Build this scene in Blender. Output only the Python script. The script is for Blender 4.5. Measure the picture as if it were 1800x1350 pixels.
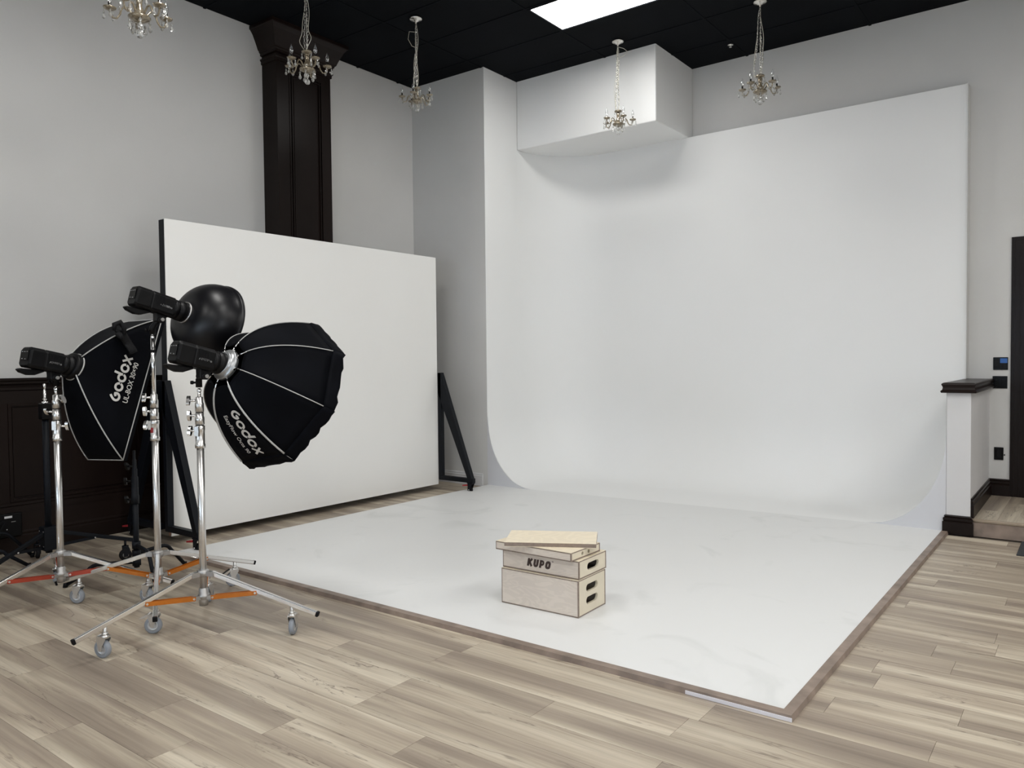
import bpy, bmesh, math, random
from math import sin, cos, pi, radians as rad
from mathutils import Vector as V, Matrix
random.seed(7)
C = bpy.context.scene.collection
for o in list(bpy.data.objects): bpy.data.objects.remove(o)
scene = bpy.context.scene

# ------------------------------------------------------------------ camera
YAW, PIT, ROL = -0.6463, -0.0308, -0.0100
cy_, sy_, cp_, sp_, cr_, sr_ = cos(YAW), sin(YAW), cos(PIT), sin(PIT), cos(ROL), sin(ROL)
fwd = V((sy_*cp_, cy_*cp_, sp_)); r0 = V((cy_, -sy_, 0)); u0 = r0.cross(fwd)
rgt = r0*cr_ + u0*sr_; upv = u0*cr_ - r0*sr_
cam = bpy.data.cameras.new('camera'); cam.sensor_width = 36; cam.lens = 1364.12/1800*36
cam.clip_start = .05; cam.clip_end = 100
co = bpy.data.objects.new('camera', cam); C.objects.link(co)
m = Matrix((rgt, upv, -fwd)).transposed().to_4x4(); m.translation = V((0, 0, 1.41)); co.matrix_world = m
scene.camera = co

# ------------------------------------------------------------------ light
scene.view_settings.view_transform = 'Standard'
scene.view_settings.look = 'None'
scene.view_settings.gamma = 1
scene.view_settings.use_curve_mapping = False
scene.view_settings.exposure = 0.86
w = bpy.data.worlds.new('world'); scene.world = w; w.use_nodes = True
w.node_tree.nodes['Background'].inputs[0].default_value = (.75, .85, 1, 1)
w.node_tree.nodes['Background'].inputs[1].default_value = 0.6
TROFFER = 14.0
def area(name, loc, rot, sx, sy, power, col):
    l = bpy.data.lights.new(name, 'AREA'); l.shape = 'RECTANGLE'; l.size = sx; l.size_y = sy
    l.energy = power; l.color = col
    o = bpy.data.objects.new(name, l); C.objects.link(o); o.location = loc; o.rotation_euler = rot
    return o
# daylight coming in through the shop windows in the wall behind the camera (facing +y)
WINS = [(-3.9, .85), (-1.2, 1.5), (1.7, 1.8)]
for (x, wd), pw_ in zip(WINS, (190, 75, 85)):
    area('window_daylight', (x, -4.42, 1.9), (rad(90), 0, pi), wd, 1.5, pw_, (.74, .87, 1.0))
area('side_fill_lamp', (3.42, 1.2, 1.5), (rad(90), 0, rad(90)), 1.8, 2.2, 40, (.88, .94, 1.0))  # fill lamp at the right wall, added to brighten the right side

# ------------------------------------------------------------------ materials
MATS = {}
def mat(name, col=(.8,.8,.8), rough=.5, metal=0, spec=.5, emit=None, es=0, coat=0, trans=0, sheen=0, alpha=1):
    if name in MATS: return MATS[name]
    m = bpy.data.materials.new(name); m.use_nodes = True; b = m.node_tree.nodes['Principled BSDF']
    b.inputs['Base Color'].default_value = (*col, 1); b.inputs['Roughness'].default_value = rough
    b.inputs['Metallic'].default_value = metal; b.inputs['Specular IOR Level'].default_value = spec
    b.inputs['Coat Weight'].default_value = coat; b.inputs['Transmission Weight'].default_value = trans
    b.inputs['Sheen Weight'].default_value = sheen; b.inputs['Alpha'].default_value = alpha
    if emit: b.inputs['Emission Color'].default_value = (*emit, 1); b.inputs['Emission Strength'].default_value = es
    MATS[name] = m; return m
def N(m, t, **k):
    n = m.node_tree.nodes.new(t)
    for a, v in k.items(): setattr(n, a, v)
    return n
def L(m, a, b): m.node_tree.links.new(a, b)
def ramp(m, stops):
    r = N(m, 'ShaderNodeValToRGB'); e = r.color_ramp.elements
    while len(e) < len(stops): e.new(.5)
    for i, (p, c) in enumerate(stops): e[i].position = p; e[i].color = (*c, 1)
    return r
def noisy(name, col, amt, scale, rough=.6, bump=0, bscale=None, stretch=(1,1,1), spec=.5, metal=0, coat=0, rnd=False):
    """a plain colour with a low contrast noise variation and fine bump"""
    m = mat(name, col, rough, metal, spec, coat=coat); b = m.node_tree.nodes['Principled BSDF']
    tc = N(m, 'ShaderNodeTexCoord'); mp = N(m, 'ShaderNodeMapping'); mp.inputs['Scale'].default_value = stretch
    L(m, tc.outputs['Object'], mp.inputs[0]); src = mp.outputs[0]
    if rnd:
        oi = N(m, 'ShaderNodeObjectInfo'); mu = N(m, 'ShaderNodeMath', operation='MULTIPLY'); mu.inputs[1].default_value = 37
        L(m, oi.outputs['Random'], mu.inputs[0]); ad = N(m, 'ShaderNodeVectorMath', operation='ADD')
        L(m, src, ad.inputs[0]); L(m, mu.outputs[0], ad.inputs[1]); src = ad.outputs[0]
    n = N(m, 'ShaderNodeTexNoise'); n.inputs['Scale'].default_value = scale; n.inputs['Detail'].default_value = 5
    L(m, src, n.inputs['Vector'])
    lo = tuple(max(0, c*(1-amt)) for c in col); hi = tuple(min(1, c*(1+amt)) for c in col)
    r = ramp(m, [(.3, lo), (.7, hi)]); L(m, n.outputs['Fac'], r.inputs[0]); L(m, r.outputs[0], b.inputs['Base Color'])
    if bump:
        n2 = N(m, 'ShaderNodeTexNoise'); n2.inputs['Scale'].default_value = bscale or scale*10; n2.inputs['Detail'].default_value = 3
        L(m, src, n2.inputs['Vector'])
        bp = N(m, 'ShaderNodeBump'); bp.inputs['Strength'].default_value = bump; bp.inputs['Distance'].default_value = .002
        L(m, n2.outputs['Fac'], bp.inputs['Height']); L(m, bp.outputs[0], b.inputs['Normal'])
    return m
wall_m = noisy('wall_paint', (.60, .595, .58), .03, 1.2, .75, .25, 60)
white_m = noisy('white_paint', (.80, .805, .80), .012, .8, .55, .12, 40)
white_sheet_m = noisy('white_board', (.79, .785, .765), .015, 1.0, .5, .05, 40)
edge_m = noisy('end_wall_paint', (.62, .625, .655), .02, 2, .6, .15, 50)
black_ceil_m = noisy('black_ceiling', (.0022, .0032, .0048), .2, 3, .9, .6, 120, rnd=True, spec=.12)
grid_m = noisy('black_grid', (.0025, .0035, .0052), .1, 4, .85, spec=.1)
darkwood_m = noisy('espresso_wood', (.010, .0058, .0048), .35, 2.2, .34, .15, 60, (1, 1, .15), .14)
darkwood_y = noisy('espresso_wood_rail', (.010, .0058, .0048), .35, 2.2, .34, .15, 60, (1, .15, 1), .18)
casing_m = noisy('door_casing_wood', (.010, .0058, .0048), .35, 2.2, .3, .15, 60, (1, 1, .15), .18)
black_steel_m = noisy('black_powder_steel', (.003, .0042, .007), .15, 20, .5, .1, 300, spec=.2)
black_plastic_m = noisy('black_plastic', (.0026, .0026, .0032), .1, 20, .42, .15, 400, spec=.2)
black_soft_m = noisy('black_rubber', (.005, .005, .006), .1, 20, .7, spec=.2)
fabric_m = noisy('black_nylon', (.0020, .0024, .0040), .25, 6, .65, .6, 14, spec=.06)
dish_m = noisy('black_dish_enamel', (.003, .003, .0045), .1, 4, .36, .03, 200, spec=.32)
chrome_m = noisy('chrome', (.84, .83, .82), .04, 8, .19, metal=1)
satin_m = noisy('satin_steel', (.70, .69, .675), .05, 12, .32, .03, 200, metal=1)
cast_m = noisy('cast_alloy', (.45, .44, .43), .08, 30, .45, .1, 200, metal=1)
wheel_m = noisy('grey_rubber', (.26, .28, .31), .08, 20, .6)
orange_m = noisy('orange_anodised', (.50, .15, .012), .08, 15, .35, metal=.25)
red_m = noisy('red_anodised', (.36, .05, .025), .08, 15, .38, metal=.25)
redplastic_m = noisy('red_plastic', (.30, .015, .02), .08, 15, .4)
pipe_m = noisy('reflective_piping', (.42, .42, .41), .05, 60, .4)
print_m = noisy('white_print', (.62, .61, .58), .02, 60, .5)
dimprint_m = noisy('grey_print', (.22, .22, .22), .02, 60, .5)
diffuser_m = noisy('white_nylon', (.8, .8, .8), .02, 30, .7)
plate_m = noisy('black_gloss_plate', (.003, .003, .0035), .1, 20, .25, spec=.15)
blue_m = noisy('blue_tape', (.03, .12, .38), .05, 60, .6)
mat_m = noisy('charcoal_mat', (.03, .033, .036), .2, 40, .9, .5, 300)
trimwood_m = noisy('trim_wood', (.235, .18, .145), .3, 9, .45, .1, 60, (1, 1, 1))
edging_m = noisy('pale_edging', (.85, .85, .92), .02, 30, .35, metal=.3)
brownwood_m = noisy('raw_wood_block', (.25, .13, .08), .2, 20, .6)
label_m = noisy('white_label', (.75, .75, .75), .02, 60, .5)
burn_m = noisy('burnt_lettering', (.045, .025, .02), .1, 60, .6)
amber_m = mat('champagne_glass', (.36, .30, .21), .10, .25, .8, trans=.5, coat=.4)
crystal_m = mat('clear_crystal', (.78, .78, .76), .03, 0, .9, trans=.8, coat=.3)
silver_m = noisy('silver_metal', (.72, .70, .66), .04, 30, .22, metal=1)
cord_m = noisy('clear_cord', (.50, .48, .40), .05, 30, .35)
# thin clear bulb glass
bulb_m = bpy.data.materials.new('clear_bulb_glass'); bulb_m.use_nodes = True
nt = bulb_m.node_tree; nt.nodes.remove(nt.nodes['Principled BSDF'])
tr = nt.nodes.new('ShaderNodeBsdfTransparent'); gl = nt.nodes.new('ShaderNodeBsdfGlossy'); mx = nt.nodes.new('ShaderNodeMixShader')
gl.inputs['Roughness'].default_value = .03; lw = nt.nodes.new('ShaderNodeLayerWeight'); lw.inputs[0].default_value = .45
ma = nt.nodes.new('ShaderNodeMath'); ma.operation = 'MULTIPLY_ADD'; ma.inputs[1].default_value = .7; ma.inputs[2].default_value = .12
nt.links.new(lw.outputs['Facing'], ma.inputs[0]); nt.links.new(ma.outputs[0], mx.inputs[0])
nt.links.new(tr.outputs[0], mx.inputs[1]); nt.links.new(gl.outputs[0], mx.inputs[2])
nt.links.new(mx.outputs[0], nt.nodes['Material Output'].inputs[0])
lamp2_m = mat('troffer_diffuser_dimmer', (.9, .9, .9), .5, emit=(1, .985, .955), es=TROFFER*.72)
lamp_m = mat('troffer_diffuser', (.9, .9, .9), .5, emit=(1, .985, .955), es=TROFFER)

def plank_material():
    m = mat('laminate_plank', (.4, .33, .25), .42); b = m.node_tree.nodes['Principled BSDF']
    tc = N(m, 'ShaderNodeTexCoord'); oi = N(m, 'ShaderNodeObjectInfo')
    mu = N(m, 'ShaderNodeVectorMath', operation='SCALE'); mu.inputs[0].default_value = (31, 17, 5)
    L(m, oi.outputs['Random'], mu.inputs['Scale'])
    def noise(sc, stretch, detail, dist, rough=.5):
        mp = N(m, 'ShaderNodeMapping'); mp.inputs['Scale'].default_value = stretch
        L(m, tc.outputs['Object'], mp.inputs[0]); ad = N(m, 'ShaderNodeVectorMath', operation='ADD')
        L(m, mp.outputs[0], ad.inputs[0]); L(m, mu.outputs[0], ad.inputs[1])
        n = N(m, 'ShaderNodeTexNoise'); n.inputs['Scale'].default_value = sc; n.inputs['Detail'].default_value = detail
        n.inputs['Distortion'].default_value = dist; n.inputs['Roughness'].default_value = rough
        L(m, ad.outputs[0], n.inputs['Vector']); return n
    n1 = noise(1.0, (.55, 7.5, 1), 2.5, .35)
    c1 = ramp(m, [(.28, (.265, .21, .16)), (.42, (.345, .28, .212)), (.53, (.455, .38, .285)), (.66, (.60, .525, .405))])
    L(m, n1.outputs['Fac'], c1.inputs[0])
    n2 = noise(1.0, (2.2, 70, 1), 4, .6)
    c2 = ramp(m, [(.3, (.80, .79, .785)), (.68, (1.06, 1.06, 1.06))]); L(m, n2.outputs['Fac'], c2.inputs[0])
    mm = N(m, 'ShaderNodeMix', data_type='RGBA', blend_type='MULTIPLY'); mm.inputs[0].default_value = 1
    L(m, c1.outputs[0], mm.inputs[6]); L(m, c2.outputs[0], mm.inputs[7])
    # dark cracks: thin iso-lines of a stretched noise, only where a second noise allows
    n3 = noise(1.0, (.8, 7.5, 1), 5, 1.1, .6)
    sb = N(m, 'ShaderNodeMath', operation='SUBTRACT'); sb.inputs[1].default_value = .5; L(m, n3.outputs['Fac'], sb.inputs[0])
    ab = N(m, 'ShaderNodeMath', operation='ABSOLUTE'); L(m, sb.outputs[0], ab.inputs[0])
    c3 = ramp(m, [(.0, (1, 1, 1)), (.011, (0, 0, 0))]); L(m, ab.outputs[0], c3.inputs[0])
    n4 = noise(1.0, (1.3, 5, 1), 2, .2); c4 = ramp(m, [(.48, (0, 0, 0)), (.60, (1, 1, 1))]); L(m, n4.outputs['Fac'], c4.inputs[0])
    pm = N(m, 'ShaderNodeMath', operation='MULTIPLY'); L(m, c3.outputs[0], pm.inputs[0]); L(m, c4.outputs[0], pm.inputs[1])
    pk = N(m, 'ShaderNodeMath', operation='MULTIPLY'); pk.inputs[1].default_value = .75; L(m, pm.outputs[0], pk.inputs[0])
    dk = N(m, 'ShaderNodeMix', data_type='RGBA', blend_type='MIX'); dk.inputs[7].default_value = (.10, .068, .048, 1)
    L(m, pk.outputs[0], dk.inputs[0]); L(m, mm.outputs[2], dk.inputs[6])
    # per plank tone
    hs = N(m, 'ShaderNodeHueSaturation'); mr = N(m, 'ShaderNodeMapRange'); mr.inputs['To Min'].default_value = .86; mr.inputs['To Max'].default_value = .98
    L(m, oi.outputs['Random'], mr.inputs[0]); L(m, mr.outputs[0], hs.inputs['Value']); L(m, dk.outputs[2], hs.inputs['Color'])
    hs.inputs['Saturation'].default_value = .93
    L(m, hs.outputs[0], b.inputs['Base Color'])
    bp = N(m, 'ShaderNodeBump'); bp.inputs['Strength'].default_value = .12; bp.inputs['Distance'].default_value = .001
    L(m, n2.outputs['Fac'], bp.inputs['Height']); L(m, bp.outputs[0], b.inputs['Normal'])
    return m
plank_m = plank_material()
def ply_material(name, base, amt):
    m = mat(name, base, .5); b = m.node_tree.nodes['Principled BSDF']
    tc = N(m, 'ShaderNodeTexCoord'); mp = N(m, 'ShaderNodeMapping'); mp.inputs['Scale'].default_value = (3, 3, 9)
    L(m, tc.outputs['Object'], mp.inputs[0])
    n = N(m, 'ShaderNodeTexNoise'); n.inputs['Scale'].default_value = 1.6; n.inputs['Detail'].default_value = 2; n.inputs['Distortion'].default_value = .8
    L(m, mp.outputs[0], n.inputs['Vector'])
    w_ = N(m, 'ShaderNodeMath', operation='MULTIPLY'); w_.inputs[1].default_value = 44; L(m, n.outputs['Fac'], w_.inputs[0])
    s_ = N(m, 'ShaderNodeMath', operation='SINE'); L(m, w_.outputs[0], s_.inputs[0])
    r = ramp(m, [(0, tuple(c*(1-amt) for c in base)), (.35, base), (1, tuple(min(1, c*(1+amt*.4)) for c in base))])
    L(m, s_.outputs[0], r.inputs[0]); L(m, r.outputs[0], b.inputs['Base Color'])
    return m
ply_m = ply_material('birch_ply', (.66, .585, .51), .05)
ply_light_m = ply_material('pale_birch_ply', (.78, .69, .53), .04)
ply_end_m = noisy('ply_end_face', (.68, .61, .48), .05, 8, .55)
plyedge_m = noisy('ply_edge', (.24, .185, .15), .15, 60, .6)

# ------------------------------------------------------------------ mesh helpers
class MB:
    def __init__(s): s.v = []; s.f = []; s.sm = []
    def add(s, vs, fs, smooth=False):
        k = len(s.v); s.v += [V(p) for p in vs]; s.f += [tuple(i+k for i in f) for f in fs]; s.sm += [smooth]*len(fs); return s
    def box(s, x0, x1, y0, y1, z0, z1):
        vs = [(x, y, z) for z in (z0, z1) for y in (y0, y1) for x in (x0, x1)]
        return s.add(vs, [(0,2,3,1),(4,5,7,6),(0,1,5,4),(2,6,7,3),(0,4,6,2),(1,3,7,5)])
    def obox(s, c, ax, ay, az, hx, hy, hz):
        vs = [V(c)+ax*(hx*i)+ay*(hy*j)+az*(hz*k) for k in (-1,1) for j in (-1,1) for i in (-1,1)]
        return s.add(vs, [(0,2,3,1),(4,5,7,6),(0,1,5,4),(2,6,7,3),(0,4,6,2),(1,3,7,5)])
    def bar(s, a, b, w, h, up=V((0,0,1))):
        a, b = V(a), V(b); d = (b-a).normalized(); sd = d.cross(up)
        if sd.length < 1e-4: sd = d.cross(V((1,0,0)))
        sd.normalize(); u = sd.cross(d)
        return s.obox((a+b)/2, d, sd, u, (b-a).length/2, w/2, h/2)
    def tube(s, pts, r, n=10, caps=True, smooth=True, closed=False):
        pts = [V(p) for p in pts]; rs = r if isinstance(r, (list, tuple)) else [r]*len(pts)
        k = len(s.v); prev = None; m_ = len(pts)
        for i, p in enumerate(pts):
            if closed: d = (pts[(i+1) % m_]-pts[i-1])
            else: d = (pts[min(i+1, m_-1)]-pts[max(i-1, 0)])
            d = d.normalized() if d.length > 1e-9 else V((0,0,1))
            if prev is None:
                a = d.cross(V((0,0,1)));
                if a.length < 1e-3: a = d.cross(V((1,0,0)))
            else: a = prev - d*prev.dot(d)
            a.normalize(); prev = a; b = d.cross(a)
            for j in range(n): s.v.append(p+a*(rs[i]*cos(2*pi*j/n))+b*(rs[i]*sin(2*pi*j/n)))
        R_ = m_ if closed else m_-1
        for i in range(R_):
            for j in range(n):
                i2 = (i+1) % m_
                s.f.append((k+i*n+j, k+i*n+(j+1) % n, k+i2*n+(j+1) % n, k+i2*n+j)); s.sm.append(smooth)
        if caps and not closed:
            s.f.append(tuple(k+j for j in range(n))[::-1]); s.sm.append(False)
            s.f.append(tuple(k+(m_-1)*n+j for j in range(n))); s.sm.append(False)
        return s
    def cyl(s, a, b, r, n=16, r2=None): return s.tube([a, b], [r, r if r2 is None else r2], n)
    def lathe(s, c, axis, prof, n=24, smooth=True):
        """prof: list of (r, h) along axis from c"""
        c = V(c); ax = V(axis).normalized(); a = ax.cross(V((0,0,1)))
        if a.length < 1e-3: a = V((1,0,0))
        a.normalize(); b = ax.cross(a); k = len(s.v)
        for r, h in prof:
            for j in range(n): s.v.append(c+ax*h+a*(r*cos(2*pi*j/n))+b*(r*sin(2*pi*j/n)))
        for i in range(len(prof)-1):
            for j in range(n):
                s.f.append((k+i*n+j, k+i*n+(j+1) % n, k+(i+1)*n+(j+1) % n, k+(i+1)*n+j)); s.sm.append(smooth)
        return s
    def prism(s, pts, d, smooth=False):
        """pts: planar loop of 3D points, d: extrusion vector"""
        n = len(pts); vs = [V(p) for p in pts]+[V(p)+V(d) for p in pts]
        fs = [tuple(range(n))[::-1], tuple(range(n, 2*n))]+[(i, (i+1) % n, n+(i+1) % n, n+i) for i in range(n)]
        return s.add(vs, fs, smooth)
    def grid(s, fn, nu, nv, smooth=True):
        k = len(s.v)
        for i in range(nu+1):
            for j in range(nv+1): s.v.append(V(fn(i/nu, j/nv)))
        for i in range(nu):
            for j in range(nv):
                a = k+i*(nv+1)+j; s.f.append((a, a+nv+1, a+nv+2, a+1)); s.sm.append(smooth)
        return s
    def text(s, body, size, fn, bold=.02, shear=0, depth=.0, align='CENTER', res=3, fit=0):
        """flat lettering; fn maps (x, y) of the text plane to a 3D point"""
        cu = bpy.data.curves.new('t', 'FONT'); cu.body = body; cu.size = size; cu.offset = bold*size; cu.shear = shear
        cu.align_x = align; cu.align_y = 'CENTER'; cu.resolution_u = res; cu.fill_mode = 'FRONT'
        to = bpy.data.objects.new('t', cu); C.objects.link(to)
        dg = bpy.context.evaluated_depsgraph_get(); me = bpy.data.meshes.new_from_object(to.evaluated_get(dg))
        bm = bmesh.new(); bm.from_mesh(me); bmesh.ops.triangulate(bm, faces=bm.faces[:])
        bm.verts.ensure_lookup_table()
        xs_ = [v.co.x for v in bm.verts]; kx = fit/(max(xs_)-min(xs_)) if fit else 1
        s.add([fn(v.co.x*kx, v.co.y) for v in bm.verts], [tuple(v.index for v in f.verts) for f in bm.faces])
        bm.free(); bpy.data.objects.remove(to); bpy.data.curves.remove(cu); bpy.data.meshes.remove(me); return s
    def build(s, name, m, parent=None, off=(0,0,0), bevel=0, solid=0, subs=0, fix=True, label=None, kind=None):
        me = bpy.data.meshes.new(name); off = V(off)
        me.from_pydata([tuple(p-off) for p in s.v], [], s.f); me.materials.append(m)
        me.polygons.foreach_set('use_smooth', s.sm); me.update()
        if fix:
            bm = bmesh.new(); bm.from_mesh(me); bmesh.ops.recalc_face_normals(bm, faces=bm.faces[:]); bm.to_mesh(me); bm.free()
        o = bpy.data.objects.new(name, me); C.objects.link(o)
        if parent: o.parent = parent
        if solid:
            md = o.modifiers.new('solid', 'SOLIDIFY'); md.thickness = solid; md.offset = -1
        if bevel:
            md = o.modifiers.new('bevel', 'BEVEL'); md.width = bevel; md.segments = 2; md.limit_method = 'ANGLE'; md.angle_limit = rad(35)
        if label: o['label'] = label
        if kind: o['kind'] = kind
        return o
def empty(name, loc, rz=0, label=None, cat=None, group=None, kind=None):
    o = bpy.data.objects.new(name, None); C.objects.link(o); o.location = loc; o.rotation_euler = (0, 0, rz); o.empty_display_size = .1
    return tag(o, label, cat, group, kind)
def tag(o, label=None, cat=None, group=None, kind=None):
    if label: o['label'] = label
    if cat: o['category'] = cat
    if group: o['group'] = group
    if kind: o['kind'] = kind
    return o
KIDS = {}
def copy_tree(o, parent=None):
    c = o.copy(); C.objects.link(c); c.parent = parent
    for ch in list(o.children): copy_tree(ch, c)
    return c
def cobj(mesh_owner, name, parent, loc=(0,0,0), rot=(0,0,0), scale=None):
    """a part that shares another part's mesh"""
    c = bpy.data.objects.new(name, mesh_owner.data); C.objects.link(c); c.parent = parent; c.location = loc; c.rotation_euler = rot
    if scale: c.scale = scale
    for md in mesh_owner.modifiers:
        n = c.modifiers.new(md.name, md.type)
        if md.type == 'BEVEL': n.width = md.width; n.segments = md.segments; n.limit_method = md.limit_method; n.angle_limit = md.angle_limit
    return c

# ================================================================== THE SETTING
HC = 4.636; XL = -6.5275; XCL = -5.43; YA = 6.733; YS = 7.339; XS = -3.651; ZB = 3.855; YC = 8.1194
XCR = -.948; YB = 8.2514; YF = 3.003; YP = 6.9559; XPR = -.779; XR = 3.5; YFRONT = -4.5; ZT = .02; YPC = YP
# floor ------------------------------------------------------------
fl = MB().box(XL-.1, XR+.1, YFRONT-.1, YB+.1, -.12, -.008).build('floor', noisy('subfloor', (.12, .10, .08), .1, 3), kind='structure')
PW, PL = .178, 1.22; rnd = random.Random(3)
def cam_px(p):
    d = V(p)-V((0, 0, 1.41)); z = d.dot(fwd)
    return (900+1364*d.dot(rgt)/z, 675-1364*d.dot(upv)/z) if z > .2 else None
planks_vis = []; rest = MB()
pm_full = MB().box(-PL/2+.0006, PL/2-.0006, -PW/2+.0006, PW/2-.0006, -.008, 0)
pm_obj = None
j0 = 2.27; rows = range(int((YFRONT-j0)/PW)-1, int((YB-j0)/PW)+1)
known = {0: -2.42+0, -1: -2.42, 3: -2.444, 1: -1.775, -4: -3.05, -2: -3.22, 6: -.41, 11: -.37, 10: -.61, 17: -.784, 14: -.85}
for r_ in rows:
    y = j0+PW*(r_+.5)
    if y-PW/2 < YFRONT or y+PW/2 > YB+.02: continue
    st = known.get(r_, rnd.uniform(0, PL)); st -= PL*math.ceil((st-XL)/PL)
    x = st
    while x < XR:
        a, b = max(x, XL), min(x+PL, XR); x += PL
        if b-a < .03: continue
        segs = [(a, b)]
        if YF+.02 < y-PW/2 and y < YP-.06:                              # covered by the cyclorama floor
            segs = [(a, min(b, XCL+.02)), (max(a, XCR+.0), b)]
        elif y > YP:
            segs = []
            if y < YA+.1: segs = [(a, min(b, XCL))]
        for (a2, b2) in segs:
            if b2-a2 < .03: continue
            cx_ = (a2+b2)/2; vis = False
            for xx in (a2, cx_, b2):
                q = cam_px((xx, y, 0))
                if q and -60 < q[0] < 1860 and 500 < q[1] < 1440: vis = True
            if vis: planks_vis.append((V((cx_, y, 0)).length, a2, b2, y))
            else: rest.box(a2+.0006, b2-.0006, y-PW/2+.0006, y+PW/2-.0006, -.008, 0)
planks_vis.sort()
for i, (d, a, b, y) in enumerate(planks_vis):
    if i >= 295: rest.box(a+.0006, b-.0006, y-PW/2+.0006, y+PW/2-.0006, -.008, 0); continue
    full = abs((b-a)-PL) < 1e-4
    if full and pm_obj: cobj(pm_obj, 'plank', fl, ((a+b)/2, y, 0))
    else:
        h = (b-a)/2
        o = MB().box(-h+.0006, h-.0006, -PW/2+.0006, PW/2-.0006, -.008, 0).build('plank', plank_m, fl)
        o.location = ((a+b)/2, y, 0)
        if full: pm_obj = o
rest.build('plank_field', plank_m, fl, kind='stuff')

# ceiling ----------------------------------------------------------
ce = MB().box(XL-.1, XR+.1, YFRONT-.1, YB+.1, HC+.03, HC+.2).build('ceiling', black_ceil_m, kind='structure')
TX, TY = 1.22, .61; tx0, ty0 = -4.245, 5.885
troffers = [(0, 0), (5, 0), (4, -3), (0, -6), (2, -6), (4, -6), (0, -12), (2, -12), (4, -12)]
tile0 = None; grid_v = MB(); i0 = -2
for i in range(-2, 7):
    for j in range(-17, 5):
        x0, y0 = tx0+i*TX, ty0+j*TY; x1, y1 = x0+TX, y0+TY
        x0c, x1c, y0c, y1c = max(x0, XL), min(x1, XR), max(y0, YFRONT), min(y1, YB)
        if x1c-x0c < .05 or y1c-y0c < .05 or (i, j) in troffers: continue
        ok = j > -5
        mb = MB().box(-(x1c-x0c)/2+.008, (x1c-x0c)/2-.008, -(y1c-y0c)/2+.008, (y1c-y0c)/2-.008, 0, .02)
        if ok:
            full = abs(x1c-x0c-TX) < 1e-4 and abs(y1c-y0c-TY) < 1e-4
            if full and tile0: o = cobj(tile0, 'ceiling_tile', ce, ((x0c+x1c)/2, (y0c+y1c)/2, HC+.004))
            else:
                o = mb.build('ceiling_tile', black_ceil_m, ce); o.location = ((x0c+x1c)/2, (y0c+y1c)/2, HC+.004)
                if full: tile0 = o
        else:
            cxx, cyy = (x0c+x1c)/2, (y0c+y1c)/2
            grid_v.add([v+V((cxx, cyy, HC+.004)) for v in mb.v], mb.f)
grid_v.build('ceiling_tiles_far', black_ceil_m, ce, kind='stuff')
g = MB()
for i in range(-2, 8):
    x = tx0+i*TX
    if XL < x < XR: g.box(x-.012, x+.012, YFRONT, YB, HC-.001, HC+.028)
for j in range(-17, 6):
    y = ty0+j*TY
    if YFRONT < y < YB: g.box(XL, XR, y-.0119, y+.0119, HC-.0008, HC+.0278)
g.build('ceiling_grid', grid_m, ce)
for k, (i, j) in enumerate(troffers):
    x0, y0 = tx0+i*TX, ty0+j*TY
    if (i, j) == (0, 0):
        lm_ = lamp2_m; t = empty('ceiling_light', (x0+TX/2, y0+TY/2, HC), label='lit rectangular ceiling light panel set in the black ceiling', cat='ceiling light')
    else:
        lm_ = lamp_m; t = empty('ceiling_light', (x0+TX/2, y0+TY/2, HC), label='ceiling light panel out of the frame, %s column of the %s row' % (('left', 'middle', 'right')[i//2], {0: 'far', -3: 'second', -6: 'middle', -12: 'near'}[j]), cat='ceiling light', group='ceiling lights')
    a, b = TX/2, TY/2
    fr = MB(); fr.box(-a+.012, a-.012, -b+.012, -b+.03, -.004, .02).box(-a+.012, a-.012, b-.03, b-.012, -.004, .02)
    fr.box(-a+.012, -a+.03, -b+.03, b-.03, -.004, .02).box(a-.03, a-.012, -b+.03, b-.03, -.004, .02)
    fr.build('frame', grid_m, t)
    MB().grid(lambda u, v: (-a+.03+u*(TX-.06), -b+.03+v*(TY-.06), .006-.012*sin(pi*u)*sin(pi*v)), 6, 4).build('diffuser', lm_, t)

# walls ------------------------------------------------------------
MB().box(XL-.15, XL, YFRONT-.15, YB+.15, 0, HC+.03).build('wall_left', wall_m, kind='structure')
MB().box(XL, XCL-.0005, YA, YB, 0, HC+.03).build('wall_back_left', wall_m, kind='structure')
MB().box(XCL-.0005, XR+.15, YB, YB+.15, 0, HC+.03).build('wall_back', wall_m, kind='structure')
MB().box(XR, XR+.15, YFRONT-.15, YB, 0, HC+.03).build('wall_right', wall_m, kind='structure')
wf = MB(); xs = [XL]+sum([[x-wd/2, x+wd/2] for x, wd in WINS], [])+[XR]
for i in range(0, len(xs), 2): wf.box(xs[i], xs[i+1], YFRONT-.15, YFRONT, .75, 3.05)
wf.box(XL, XR, YFRONT-.15, YFRONT, 0, .75).box(XL, XR, YFRONT-.15, YFRONT, 3.05, HC+.03)
wf.build('wall_front', wall_m, kind='structure')
MB().box(XCL, XS, YS, YB, ZB, HC+.03).build('wall_soffit', white_m, kind='structure', bevel=.012)
# white base board with two beads at the back left wall
def moulding(path_fn, prof): pass
bb = MB(); prof = [(0, 0), (.016, 0), (.016, .085), (.012, .09), (.016, .098), (.016, .112), (.009, .118), (.012, .128), (.008, .14), (0, .14)]
bb.prism([(XL, YA-a, b) for a, b in prof], (XCL-.07-XL, 0, 0)); bb.build('baseboard_back', noisy('white_trim', (.62, .62, .63), .01, 5, .4), kind='structure')

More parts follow.
